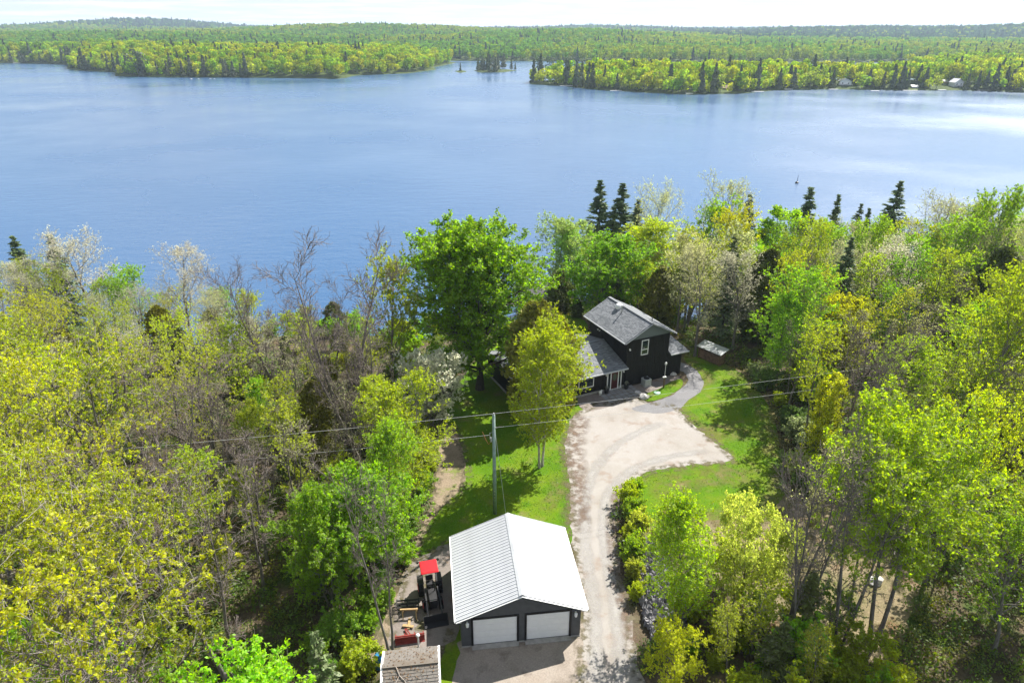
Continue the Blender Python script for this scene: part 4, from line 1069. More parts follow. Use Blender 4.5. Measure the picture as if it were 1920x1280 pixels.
def forest_nodes(collection):
    g = bpy.data.node_groups.new('forest', 'GeometryNodeTree')
    g.interface.new_socket('Geometry', in_out='INPUT', socket_type='NodeSocketGeometry')
    g.interface.new_socket('Geometry', in_out='OUTPUT', socket_type='NodeSocketGeometry')
    gi = g.nodes.new('NodeGroupInput'); go = g.nodes.new('NodeGroupOutput')
    ip = g.nodes.new('GeometryNodeInstanceOnPoints'); ci = g.nodes.new('GeometryNodeCollectionInfo')
    ci.inputs['Collection'].default_value = collection
    ci.inputs['Separate Children'].default_value = True; ci.inputs['Reset Children'].default_value = True
    def attr(n, t):
        a = g.nodes.new('GeometryNodeInputNamedAttribute'); a.data_type = t; a.inputs['Name'].default_value = n; return a.outputs['Attribute']
    g.links.new(gi.outputs[0], ip.inputs['Points']); g.links.new(ci.outputs[0], ip.inputs['Instance'])
    ip.inputs['Pick Instance'].default_value = True
    g.links.new(attr('pick', 'INT'), ip.inputs['Instance Index'])
    g.links.new(attr('scl', 'FLOAT_VECTOR'), ip.inputs['Scale'])
    g.links.new(attr('rot', 'FLOAT_VECTOR'), ip.inputs['Rotation'])
    g.links.new(ip.outputs[0], go.inputs[0])
    return g
def scatter_object(name, group, pts, pick, scl, rot, label, cat_):
    me = bpy.data.meshes.new(name); n = len(pts)
    me.vertices.add(n); me.vertices.foreach_set('co', np.asarray(pts, np.float32).ravel())
    a = me.attributes.new('pick', 'INT', 'POINT'); a.data.foreach_set('value', np.asarray(pick, np.int32))
    a = me.attributes.new('scl', 'FLOAT_VECTOR', 'POINT'); a.data.foreach_set('vector', np.asarray(scl, np.float32).ravel())
    a = me.attributes.new('rot', 'FLOAT_VECTOR', 'POINT'); a.data.foreach_set('vector', np.asarray(rot, np.float32).ravel())
    o = link(name, me); md = o.modifiers.new('scatter', 'NODES'); md.node_group = group
    tag(o, label, cat_, None, 'stuff')
    return o
FN = forest_nodes(src)
def forest(name, fz, area, spacing, seed, label, conifer=0.06, s=(0.75, 1.15), keep=None, avoid=True, shore=6.0, grow=0.0, back=False):
    rng = np.random.default_rng(seed)
    x0, x1, y0, y1 = area
    xs = []; ys = []; y = y0
    while y < y1:
        st = spacing * (1 + grow * (y - y0))
        w0 = max(x0, -0.86 * y - 40); w1 = min(x1, 0.86 * y + 40)
        if w1 > w0:
            q = np.arange(w0, w1, st); xs.append(q + rng.uniform(-.45, .45, len(q)) * st); ys.append(y + rng.uniform(-.45, .45, len(q)) * st)
        y += st * 0.9
    x = np.concatenate(xs); yv = np.concatenate(ys)
    z = fz(x, yv); ok = z > LAKE + 0.35
    if keep is not None: ok &= keep(x, yv)
    x, yv, z = x[ok], yv[ok], z[ok]
    if avoid and DONE:
        Dn = np.array(DONE); md = np.full(len(x), 1e9)
        for u, w in Dn: md = np.minimum(md, (x - u) ** 2 + (yv - w) ** 2)
        x, yv, z = x[md > 18], yv[md > 18], z[md > 18]
    n = len(x)
    st = 1 + grow * (yv - y0)
    c = rng.uniform(0, 1, n) < conifer * (0.4 + 1.6 * (vnoise(x * 0.012, yv * 0.012, 21) > 0.56))
    f = vnoise(x * 0.006, yv * 0.006, 33)
    if not back:
        pick = np.where(c, rng.integers(3, 5, n), rng.choice([0, 1, 2, 5], n))
        pick = np.where(~c & (f > 0.58), np.where(rng.uniform(0, 1, n) < 0.75, 2, pick), pick)
    else:
        pick = np.where(c, rng.integers(9, 11, n), rng.choice([6, 6, 7, 8], n))
        pick = np.where(~c & (f > 0.55), np.where(rng.uniform(0, 1, n) < 0.7, 7, pick), pick)
        pick = np.where(~c & (f < 0.40), np.where(rng.uniform(0, 1, n) < 0.6, 8, pick), pick)
        dark = ((x > 420 + 0.05 * yv) & (yv > 1750)) | (yv > 2900)
        pick = np.where(dark & (rng.uniform(0, 1, n) < 0.85), rng.choice([11, 11, 12], n), pick)
    sc = rng.uniform(s[0], s[1], n) * np.minimum(st, 2.2)
    scl = np.stack([sc, sc, sc / np.minimum(st, 2.2) ** 0.75 * rng.uniform(0.85, 1.15, n)], 1)
    rot = np.stack([0 * x, 0 * x, rng.uniform(0, 6.28, n)], 1)
    print(name, n)
    return scatter_object(name, FN, np.stack([x, yv, z - 0.5], 1), pick, scl, rot, label, 'forest')
forest('forest', z_left, (-1300, 0, 640, 1110), 7.2, 1, 'yellow-green forest covering the left point across the lake')
forest('forest', z_right, (15, 1300, 440, 900), 7.2, 2, 'light green forest covering the right point across the lake')
forest('forest', z_back, (-2700, 2700, 900, 2700), 9.0, 3, 'green forest on the far shore and hills', 0.07, avoid=False, grow=0.00022, back=True)
forest('forest', z_back, (-5200, 5200, 2700, 7500), 19.0, 4, 'bluish forest on the distant hills at the horizon', 0.2, s=(1.3, 1.9), avoid=False, grow=0.0004, back=True)
# ------------------------------------------------------------------ buildings
M['charcoal'] = plain('charcoal_siding', (0.075, 0.078, 0.084), 0.55, 0.35, var=0.25, scale=3.0)
M['black_board'] = plain('black_board', (0.016, 0.015, 0.0155), 0.6, 0.25, var=0.3, scale=2.0)
M['black_trim'] = plain('black_trim', (0.010, 0.010, 0.011), 0.5, 0.3)
M['white_metal'] = plain('white_metal', (0.50, 0.515, 0.54), 0.42, 0.5, var=0.16, scale=0.7)
M['white_paint'] = plain('white_paint', (0.78, 0.78, 0.77), 0.45, 0.4, var=0.08, scale=2.0)
M['door_white'] = plain('door_white', (0.76, 0.75, 0.74), 0.5, 0.4, var=0.06, scale=2.0)
M['gable_grey'] = plain('gable_grey', (0.15, 0.175, 0.18), 0.6, 0.3, var=0.12)
M['concrete'] = plain('concrete', (0.34, 0.33, 0.31), 0.9, 0.2, var=0.3, scale=3.0, bump=0.3)
M['glass_dark'] = plain('window_glass', (0.02, 0.03, 0.035), 0.06, 0.8, var=0.2)
M['red_door'] = plain('dark_red_door', (0.07, 0.012, 0.012), 0.45, 0.4)
M['steel'] = plain('galvanised_steel', (0.42, 0.44, 0.45), 0.4, 0.5, metal=0.6, var=0.2)
M['dark_plastic'] = plain('dark_plastic', (0.018, 0.018, 0.02), 0.5, 0.4)
M['wood_fresh'] = plain('bare_wood', (0.42, 0.29, 0.14), 0.75, 0.2, var=0.35, scale=9)
M['wood_old'] = plain('old_wood', (0.20, 0.13, 0.08), 0.85, 0.15, var=0.4, scale=9)
M['wood_red'] = plain('red_brown_wood', (0.17, 0.07, 0.04), 0.8, 0.15, var=0.4, scale=9)
M['pole_green'] = plain('green_treated_pole', (0.25, 0.335, 0.30), 0.8, 0.2, var=0.3, scale=3)
M['red_paint'] = plain('red_paint', (0.52, 0.012, 0.022), 0.35, 0.5, var=0.15)
M['rust_red'] = plain('rusty_red_paint', (0.22, 0.026, 0.018), 0.6, 0.3, var=0.45, scale=5)
M['rubber'] = plain('rubber', (0.014, 0.014, 0.015), 0.85, 0.2)
M['blue_plastic'] = plain('blue_plastic', (0.015, 0.17, 0.40), 0.4, 0.5)
M['ac_grey'] = plain('ac_grey', (0.40, 0.42, 0.42), 0.5, 0.4)
M['rock'] = plain('grey_rock', (0.23, 0.225, 0.24), 0.85, 0.25, var=0.5, scale=1.6, bump=0.6, bscale=6)
M['pale_rock'] = plain('pale_rock', (0.52, 0.50, 0.48), 0.85, 0.25, var=0.3, scale=3, bump=0.4, bscale=8)
M['flagstone'] = plain('flagstone', (0.25, 0.255, 0.26), 0.85, 0.2, var=0.3, scale=1.5, bump=0.3)
M['insulator'] = plain('porcelain', (0.4, 0.4, 0.38), 0.3, 0.5)
M['wire'] = plain('aluminium_wire', (0.60, 0.60, 0.60), 0.5, 0.4)
M['copper'] = plain('copper_cable', (0.42, 0.16, 0.06), 0.5, 0.4)
def shingle_mat(name, c1, c2, c3):
    m, nt, out = new_mat(name)
    geo = nt.nodes.new('ShaderNodeNewGeometry'); tc = coords(nt)
    r = geo.outputs['Random Per Island']
    c = mixc(nt, maprange(nt, r, 0.2, 0.8), c1, c2)
    c = mixc(nt, maprange(nt, noise(nt, tc, 0.9, 5.0), 0.45, 0.7, 0, 0.7), c, c3)
    g = noise(nt, tc, 30.0, 2.0)
    c = mixc(nt, 1.0, c, mixc(nt, maprange(nt, g, 0.3, 0.7), (0.7, 0.7, 0.7), (1.25, 1.25, 1.25)), 'MULTIPLY')
    b = N(nt, 'ShaderNodeBsdfPrincipled', {'Base Color': c, 'Roughness': 0.85, 'Specular IOR Level': 0.25})
    nt.links.new(b.outputs[0], out.inputs[0]); return m
M['shingle'] = shingle_mat('grey_shingle', (0.12, 0.13, 0.14), (0.21, 0.22, 0.235), (0.16, 0.17, 0.18))
M['shingle_old'] = shingle_mat('weathered_shingle', (0.12, 0.11, 0.095), (0.18, 0.165, 0.15), (0.12, 0.09, 0.06))

brng = random.Random(12)
def shingles(name, parent, a, b, c, d, course, wid, mat, kind='stuff', th=0.018):
    """courses of shingles on the plane a (low left) b (low right) c (high right) d (high left), joined into one part"""
    a, b, c, d = map(Vector, (a, b, c, d)); mb = MB()
    n = max(1, int(round(((d - a).length + (c - b).length) / 2 / course)))
    nr = (b - a).cross(d - a).normalized()
    if nr.z < 0: nr = -nr
    for i in range(n):
        l0 = a + (d - a) * (i / n); r0 = b + (c - b) * (i / n); l1 = a + (d - a) * ((i + 1.12) / n); r1 = b + (c - b) * ((i + 1.12) / n)
        L = (r0 - l0).length
        if L < 0.05: continue
        x = -brng.random() * wid
        while x < L:
            w_ = wid * brng.uniform(0.75, 1.25); s0 = max(0, x) / L; s1 = min(L, x + w_ - 0.012) / L; x += w_
            if s1 - s0 < 0.02 / L: continue
            lift = nr * (th * brng.uniform(0.7, 1.5)); u = nr * 0.003
            p = [l0 + (r0 - l0) * s0, l0 + (r0 - l0) * s1, l1 + (r1 - l1) * s1, l1 + (r1 - l1) * s0]
            mb.add([p[0] + lift, p[1] + lift, p[2] + u, p[3] + u, p[0], p[1]], [(0, 1, 2, 3), (4, 5, 1, 0), (0, 3, 4), (1, 5, 2)])
    o = mb.build(name, mat, parent)
    if kind: o['kind'] = kind
    return o
def window(parent, x0, x1, z0, z1, y, bars=(), fr=0.09, axis='x', proud=0.05, mat='white_paint', sgn=-1):
    """framed window in a wall: frame with sill, pane set back"""
    def P(u0, u1, d0, d1, z0_, z1_):
        lo, hi = sorted((y + sgn * d0, y + sgn * d1))
        return (u0, u1, lo, hi, z0_, z1_) if axis == 'x' else (lo, hi, u0, u1, z0_, z1_)
    f = MB()
    f.box(*P(x0, x0 + fr, 0.0, proud, z0, z1)); f.box(*P(x1 - fr, x1, 0.0, proud, z0, z1))
    f.box(*P(x0 + fr, x1 - fr, 0.0, proud, z1 - fr, z1)); f.box(*P(x0 + fr, x1 - fr, 0.0, proud + 0.03, z0, z0 + fr))
    for bz in bars: f.box(*P(x0 + fr, x1 - fr, 0.0, proud - 0.01, bz - fr / 2, bz + fr / 2))
    o = f.build('window', M[mat], parent)
    g = MB(); g.box(*P(x0 + fr, x1 - fr, 0.0, 0.015, z0 + fr, z1 - fr)); g.build('pane', M['glass_dark'], o)
    return o

# --- garage
GX, GY = at(866.7, 1213)
G = empty('garage', (GX, GY, 0), math.radians(7.0), 'dark grey two-door garage with white metal roof beside the driveway', 'garage')
GW, GD, GE, GR_ = 7.42, 7.1, 2.5, 4.12
pitch_g = (GR_ - GE) / (GW / 2 + 0.32)
w = MB()
w.box(0, GW, 0.02, 0.12, 0.0, 0.1); w.box(0, 0.1, 0.12, GD - 0.02, 0, 2.5); w.box(GW - 0.1, GW, 0.12, GD - 0.02, 0, 2.5)
D1, D2 = (0.71, 3.43), (4.03, 6.73)
for x0, x1 in ((0, D1[0]), (D1[1], D2[0]), (D2[1], GW)): w.box(x0, x1, 0.02, 0.12, 0.1, 2.22)
gz = lambda x: GE + 0.0 + (min(x, GW - x) + 0.32) * pitch_g - 0.1
w.add([(0, 0.02, 2.22), (GW, 0.02, 2.22), (GW, 0.02, gz(GW)), (GW/2, 0.02, gz(GW/2)), (0, 0.02, gz(0)), (0, 0.12, 2.22), (GW, 0.12, 2.22), (GW, 0.12, gz(GW)), (GW/2, 0.12, gz(GW/2)), (0, 0.12, gz(0))],
      [(0, 1, 2, 3, 4), (9, 8, 7, 6, 5), (0, 5, 6, 1)])
w.add([(0, GD, 0), (GW, GD, 0), (GW, GD, gz(GW)), (GW/2, GD, gz(GW/2)), (0, GD, gz(0)), (0, GD-.1, 0), (GW, GD-.1, 0), (GW, GD-.1, gz(GW)), (GW/2, GD-.1, gz(GW/2)), (0, GD-.1, gz(0))],
      [(4, 3, 2, 1, 0), (5, 6, 7, 8, 9), (0, 1, 6, 5), (1, 2, 7, 6), (2, 3, 8, 7), (3, 4, 9, 8), (4, 0, 5, 9)])
w.build('wall', M['charcoal'], G)
MB().box(-0.04, GW + 0.04, -0.05, GD + 0.04, -0.1, 0.09).build('foundation', M['concrete'], G)
row = 0.165
def plank(x0, x1, z0, z1, y, axis, sgn, tri=None):
    mb = MB(); o1, o0 = 0.024, 0.008
    if axis == 'x':
        mb.add([(x0, y + sgn*o1, z0), (x1, y + sgn*o1, z0), (x1, y + sgn*o0, z1), (x0, y + sgn*o0, z1), (x0, y, z0), (x1, y, z0), (x1, y, z1), (x0, y, z1)],
               [(0,1,2,3), (4,5,1,0), (7,3,2,6), (0,3,7,4), (1,5,6,2)])
    else:
        mb.add([(y + sgn*o1, x0, z0), (y + sgn*o1, x1, z0), (y + sgn*o0, x1, z1), (y + sgn*o0, x0, z1), (y, x0, z0), (y, x1, z0), (y, x1, z1), (y, x0, z1)],
               [(0,1,2,3), (4,5,1,0), (7,3,2,6), (0,3,7,4), (1,5,6,2)])
    return mb.build('siding_plank', M['charcoal'], G)
z = 0.10
while z < GR_ - 0.25:
    z1 = z + row - 0.008; xin = max(0.0, (z1 - gz(0)) / pitch_g)
    if GW - 2 * xin > 0.4:
        segs = [(xin, GW - xin)]
        if z < 2.22:
            segs = [(xin, D1[0] - 0.13), (D1[1] + 0.13, D2[0] - 0.13), (D2[1] + 0.13, GW - xin)] if z + row < 2.34 else segs
        for s0, s1 in segs:
            if s1 > s0: plank(s0, s1, z, z1, 0.02, 'x', -1)
        plank(xin, GW - xin, z, z1, GD, 'x', 1)
    if z1 < 2.45:
        plank(0.0, GD, z, z1, 0.0, 'y', -1); plank(0.0, GD, z, z1, GW, 'y', 1)
    z += row
for d0, d1 in (D1, D2):
    f = MB(); f.box(d0 - 0.13, d0, -0.03, 0.10, 0.09, 2.35); f.box(d1, d1 + 0.13, -0.03, 0.10, 0.09, 2.35); f.box(d0, d1, -0.03, 0.10, 2.20, 2.35)
    fr = f.build('door_frame', M['black_trim'], G)
    dd = MB(); dd.box(d0, d1, 0.06, 0.09, 0.10, 2.20); do = dd.build('garage_door', M['door_white'], G)
    for k in range(4):
        za = 0.115 + k * 0.52; pm = MB(); pm.box(d0 + 0.015, d1 - 0.015, 0.035, 0.06, za, za + 0.505)
        for q in range(4):
            xa = d0 + 0.1 + q * (d1 - d0 - 0.1) / 4; pm.box(xa, xa + (d1 - d0 - 0.5) / 4, 0.022, 0.035, za + 0.09, za + 0.415)
        pm.build('door_panel', M['door_white'], do, bevel=0.006)
    MB().box(d0 - 0.1, d1 + 0.1, -0.32, -0.051, -0.06, 0.075).build('threshold', M['concrete'], G)
def lantern(x, y, z, parent):
    mb = MB(); mb.box(x - 0.05, x + 0.05, y - 0.04, y, z - 0.02, z + 0.18); mb.bar((x, y - 0.02, z + 0.16), (x, y - 0.14, z + 0.2), 0.03, 0.03)
    mb.tube([(x, y - 0.15, z + 0.22), (x, y - 0.15, z + 0.14), (x, y - 0.15, z - 0.1), (x, y - 0.15, z - 0.16)], [0.03, 0.11, 0.085, 0.03], 8)
    return mb.build('lantern', M['white_paint'], parent)
lantern(0.36, 0.0, 1.95, G); lantern(GW - 0.33, 0.0, 1.95, G)
# roof: ribbed sheets from ridge to eave
x_e = -0.32; ry0, ry1 = -0.28, GD + 0.25; npan = 28; pw = (ry1 - ry0) / npan
def metal_panel(side):
    mb = MB(); s = 1 if side < 0 else -1
    a = Vector((x_e if side < 0 else GW - x_e, 0, GE)); b = Vector((GW / 2 - 0.01 * s, 0, GR_))
    d = (b - a).normalized(); n = Vector((-d.z * 1, 0, d.x)); n = n if n.z > 0 else -n
    def sl(y0, y1, h0, h1):
        q = [a + n*h0, b + n*h0, b + n*h1, a + n*h1]
        mb.add([(p.x, y0, p.z) for p in q] + [(p.x, y1, p.z) for p in q], [(0,1,2,3), (7,6,5,4), (0,4,5,1), (1,5,6,2), (2,6,7,3), (3,7,4,0)])
    sl(0.0, pw - 0.03, 0.0, 0.014); sl(pw - 0.03, pw, 0.0, 0.045); sl(pw * 0.45, pw * 0.45 + 0.02, 0.014, 0.024)
    return mb.mesh('roof_panel', M['white_metal'])
for side in (-1, 1):
    pmsh = metal_panel(side)
    for k in range(npan): link('roof_panel', pmsh, G, loc=(0, ry0 + k * pw, 0))
mb = MB(); c = GW / 2
mb.add([(c - 0.2, ry0 - .01, GR_ - 0.2 * pitch_g + 0.055), (c, ry0 - .01, GR_ + 0.075), (c + 0.2, ry0 - .01, GR_ - 0.2 * pitch_g + 0.055), (c - 0.2, ry1 + .01, GR_ - 0.2 * pitch_g + 0.055), (c, ry1 + .01, GR_ + 0.075), (c + 0.2, ry1 + .01, GR_ - 0.2 * pitch_g + 0.055)], [(0, 1, 4, 3), (1, 2, 5, 4)])
mb.build('ridge_cap', M['white_metal'], G)
for s in (0, 1):
    X0 = x_e if s == 0 else GW - x_e
    for yy in (ry0 - 0.02, ry1 + 0.02):
        MB().bar((X0, yy, GE - 0.06), (GW / 2, yy, GR_ - 0.06), 0.035, 0.17, (0, 1, 0)).build('fascia', M['white_paint'], G)
    MB().box(X0 - (0.11 if s == 0 else -0.002), X0 + (-0.002 if s == 0 else 0.11), ry0, ry1, GE - 0.12, GE - 0.01).build('gutter', M['white_paint'], G)
mb = MB(); mb.box(x_e, 0, ry0, ry1, GE - 0.16, GE - 0.13); mb.box(GW, GW - x_e, ry0, ry1, GE - 0.16, GE - 0.13); mb.build('soffit', M['white_paint'], G)

# --- house: two-storey tower, long bungalow wing on its left, low wing on its right
HX, HY = at(1170, 724.5)
H_ = empty('house', (HX, HY, 0), math.radians(25.0), 'black board-clad house with two-storey tower and grey shingle roofs', 'house')
TW, TD, TE, TR = 5.45, 7.5, 5.35, 7.05
BL, BD, BE, BR, BRY = 12.1, 8.8, 2.5, 3.75, 4.4
EL, ED = 7.35, 5.0
def walls(x0, x1, y0, y1, z1): return MB().box(x0, x1, y0, y1, -0.1, z1)
walls(0, TW, 0, TD, TE - 0.05).build('wall', M['black_board'], H_)
mb = MB(); sl_ = (TR - TE) / (TW / 2 + 0.5)
gzt = lambda x: TE + (min(x, TW - x) + 0.5) * sl_ - 0.10
for y0, y1 in ((0.0, 0.12), (TD - 0.12, TD)):
    mb = MB(); mb.add([(0, y0, TE - .05), (TW, y0, TE - .05), (TW, y0, gzt(TW)), (TW/2, y0, gzt(TW/2)), (0, y0, gzt(0)), (0, y1, TE - .05), (TW, y1, TE - .05), (TW, y1, gzt(TW)), (TW/2, y1, gzt(TW/2)), (0, y1, gzt(0))],
           [(0, 1, 2, 3, 4), (9, 8, 7, 6, 5)])
    mb.build('gable', M['gable_grey'], H_)
MB().box(-0.02, TW + 0.02, -0.03, -0.001, TE - 0.14, TE - 0.04).build('gable_trim', M['black_trim'], H_)
walls(-BL, -0.003, 0.0, BD, BE - 0.02).build('wall', M['black_board'], H_)
mb = MB(); gy_ = lambda y: BE + 0.1 + (BR - BE) * (1 - abs(y - BRY) / (BRY + 0.5)) - 0.16
for x0, x1 in ((-BL, -BL + 0.1),):
    mb.add([(x0, 0, BE - .02), (x0, BRY, gy_(BRY)), (x0, BD, BE - .02), (x1, 0, BE - .02), (x1, BRY, gy_(BRY)), (x1, BD, BE - .02)], [(0, 1, 2), (5, 4, 3), (0, 3, 4, 1), (1, 4, 5, 2)])
mb.build('gable', M['gable_grey'], H_)
walls(TW + 0.003, EL, 0.0, ED, 2.85).build('wall', M['black_board'], H_)
bt = MB().box(-0.022, 0.022, -0.025, -0.001, 0.02, 1.0).mesh('batten', M['black_board'])
def battens(x0, x1, z0, z1, y=0.0, skip=(), step=0.3):
    x = x0 + 0.15
    while x < x1 - 0.05:
        if not any(a - 0.05 < x < b + 0.05 for a, b in skip): link('batten', bt, H_, loc=(x, y, z0), scale=(1, 1, z1 - z0))
        x += step
battens(0, TW, 0, TE - 0.2, skip=((1.78, 2.77),)); battens(1.75, 2.8, 0, 3.25); battens(-BL, 0, 0, 2.4, skip=((-2.3, -0.4), (-5.75, -3.8))); battens(TW, EL, 0, 2.8)
y = 0.25
while y < TD:
    zz0 = max(2.45, BE + (BR - BE) * (1 - abs(y - BRY) / (BRY + 0.5)) + 0.1); link('batten', bt, H_, loc=(0, y, zz0), rot=(0, 0, -math.pi / 2), scale=(1, 1, TE - 0.1 - zz0)); y += 0.3
y = 0.2
while y < BD: link('batten', bt, H_, loc=(-BL, y, 0), rot=(0, 0, -math.pi / 2), scale=(1, 1, 2.45)); y += 0.3
MB().box(-BL - 0.02, -0.05, -0.045, -0.026, -0.05, 0.28).build('foundation', M['concrete'], H_)
MB().box(-BL - 0.05, -BL - 0.026, 0.0, BD, -0.05, 0.30).build('foundation', M['concrete'], H_)
# roofs: deck with shingle courses, eave boards, gutters
def roof_part(name, quads, th=0.12):
    mb = MB()
    for q in quads: mb.slab(q, th)
    return mb.build(name, M['shingle'], H_)
ty0, ty1 = -0.4, TD + 0.5; xl, xr, xc = -0.5, TW + 0.5, TW / 2
tl = [(xl, ty0, TE), (xc, ty0, TR), (xc, ty1, TR), (xl, ty1, TE)]; tr_ = [(xr, ty0, TE), (xr, ty1, TE), (xc, ty1, TR), (xc, ty0, TR)]
r = roof_part('tower_roof', [tl, tr_])
shingles('shingles', r, (xl, ty1, TE), (xl, ty0, TE), (xc, ty0, TR), (xc, ty1, TR), 0.15, 0.34, M['shingle'])
shingles('shingles', r, (xr, ty0, TE), (xr, ty1, TE), (xc, ty1, TR), (xc, ty0, TR), 0.15, 0.34, M['shingle'])
MB().bar((xc, ty0, TR + 0.02), (xc, ty1, TR + 0.02), 0.32, 0.035).build('ridge_cap', M['shingle'], r)
for yy in (ty0 - 0.025, ty1 + 0.025):
    MB().bar((xl, yy, TE - 0.09), (xc, yy, TR - 0.09), 0.04, 0.2, (0, 1, 0)).build('fascia', M['steel'], H_)
    MB().bar((xr, yy, TE - 0.09), (xc, yy, TR - 0.09), 0.04, 0.2, (0, 1, 0)).build('fascia', M['steel'], H_)
MB().box(xl - 0.11, xl - 0.005, ty0, ty1, TE - 0.13, TE - 0.02).build('gutter', M['white_metal'], H_)
MB().box(xr + 0.005, xr + 0.11, ty0, ty1, TE - 0.13, TE - 0.02).build('gutter', M['white_metal'], H_)
b0, b1 = -BL - 0.45, -0.01
by0 = -0.5; byr = BD + 0.5
q1 = [(b0, by0, BE), (b1, by0, BE), (b1, BRY, BR), (b0, BRY, BR)]; q2 = [(b0, BRY, BR), (b1, BRY, BR), (b1, byr, BE), (b0, byr, BE)]
r = roof_part('wing_roof', [q1, q2])
shingles('shingles', r, *q1, 0.15, 0.34, M['shingle'])
shingles('shingles', r, (b1, byr, BE), (b0, byr, BE), (b0, BRY, BR), (b1, BRY, BR), 0.15, 0.34, M['shingle'])
MB().bar((b0, BRY, BR + 0.02), (b1, BRY, BR + 0.02), 0.3, 0.035).build('ridge_cap', M['shingle'], r)
MB().box(b0, b1, by0 - 0.11, by0 - 0.005, BE - 0.14, BE - 0.02).build('gutter', M['white_metal'], H_)
for (ya, za, yb, zb) in ((by0, BE, BRY, BR), (byr, BE, BRY, BR)): MB().bar((b0 - .025, ya, za - 0.08), (b0 - .025, yb, zb - 0.08), 0.04, 0.18, (1, 0, 0)).build('fascia', M['steel'], H_)
ER, EE = 4.45, 2.95; ex0, ex1 = TW + 0.004, EL + 0.5
q = [(ex0, -0.5, EE), (ex1, -0.5, EE), (ex1 - 1.3, 2.7, ER), (ex0, 2.7, ER)]; q2 = [(ex1, -0.5, EE), (ex1, ED + .5, EE), (ex1 - 1.3, 2.7, ER)]; q3 = [(ex1, ED + .5, EE), (ex0, ED + .5, EE), (ex0, 2.7, ER), (ex1 - 1.3, 2.7, ER)]
mb = MB()
for t_ in (q, q2, q3): mb.slab(t_, 0.1)
r = mb.build('low_roof', M['shingle'], H_)
shingles('shingles', r, *q, 0.15, 0.34, M['shingle'])
MB().box(ex0, ex1, -0.61, -0.505, EE - 0.13, EE - 0.02).build('gutter', M['white_metal'], H_)
# openings and fittings
window(H_, 1.82, 2.73, 3.35, 5.08, -0.002, bars=(3.98,))
window(H_, -5.7, -3.86, 0.95, 2.1, -0.002, bars=())
window(H_, -9.6, -7.9, 0.95, 2.1, -0.002)
f = MB()
for x0, x1 in ((-2.25, -2.13), (-1.83, -1.72), (-0.92, -0.81), (-0.56, -0.44)): f.box(x0, x1, -0.07, -0.002, 0.06, 2.2)
for x0, x1 in ((-2.13, -1.83), (-1.72, -0.92), (-0.81, -0.56)): f.box(x0, x1, -0.07, -0.002, 2.09, 2.2)
f.box(-2.25, -0.44, -0.12, -0.071, 0.02, 0.10)
fo = f.build('door_frame', M['white_paint'], H_)
g = MB(); g.box(-2.13, -1.83, -0.03, -0.004, 0.1, 2.09); g.box(-0.81, -0.56, -0.03, -0.004, 0.1, 2.09); g.build('sidelight', M['glass_dark'], fo)
d = MB().box(-1.72, -0.92, -0.045, -0.004, 0.1, 2.09).build('door', M['red_door'], H_)
MB().tube([(-1.32, -0.05, 1.0), (-1.32, -0.05, 1.0001)], 0.01).build('door_knob', M['steel'], d)
gl = MB(); gl.add([(-1.32 + 0.26 * math.cos(a), -0.055, 1.45 + 0.42 * math.sin(a)) for a in [k * math.pi / 8 for k in range(16)]], [tuple(range(16))]); gl.build('door_pane', plain('leaded_glass', (0.10, 0.12, 0.08), 0.2, 0.6), d)
for x, y_, zz_ in ((0.32, -0.03, 4.35), (-2.4, -0.03, 1.95), (-0.28, -0.03, 1.95)):
    mb = MB(); mb.box(x - 0.05, x + 0.05, y_ - 0.02, y_ + 0.028, zz_ - 0.06, zz_ + 0.08); mb.tube([(x, y_ - 0.10, zz_ + 0.1), (x, y_ - 0.12, zz_ - 0.08)], [0.07, 0.10], 8); mb.build('wall_lamp', M['white_paint'], H_)
for yy in (5.2, 5.55):
    mb = MB(); mb.tube([(-0.03, yy, 4.55), (-0.2, yy, 4.5)], [0.05, 0.1], 8); mb.build('flood_light', M['white_paint'], H_)
MB().tube([(0.03, -0.07, 0.05), (0.03, -0.07, TE - 0.2)], 0.045, 8).build('downspout', M['black_trim'], H_)
mb = MB(); zv = TE + (1.55 + .5) * sl_; mb.tube([(1.95, 4.2, zv), (1.95, 4.2, zv + 0.95)], 0.06, 8); mb.tube([(1.95, 4.2, zv + 0.95), (1.95, 4.2, zv + 1.08)], [0.12, 0.1], 8); mb.build('chimney_pipe', M['steel'], H_)
mb = MB(); mb.tube([(2.3, 5.3, TR - 0.35), (2.3, 5.3, TR + 0.02), (2.3, 5.3, TR + 0.16), (2.3, 5.3, TR + 0.22)], [0.4, 0.4, 0.3, 0.08], 12); mb.build('skylight_dome', M['white_paint'], H_)
mb = MB(); mb.tube([(3.2, 0.4, TR - 0.5), (3.2, 0.4, TR + 0.25)], 0.05, 6); mb.build('vent_pipe', M['dark_plastic'], H_)
mb = MB(); mb.tube([(-8.5, 3.2, 3.3), (-8.5, 3.2, 4.0)], 0.07, 8); mb.build('vent_pipe', M['dark_plastic'], H_)

def hloc(u, w, z=0.0):
    a = math.radians(25.0); return (HX + u * math.cos(a) - w * math.sin(a), HY + u * math.sin(a) + w * math.cos(a), z)
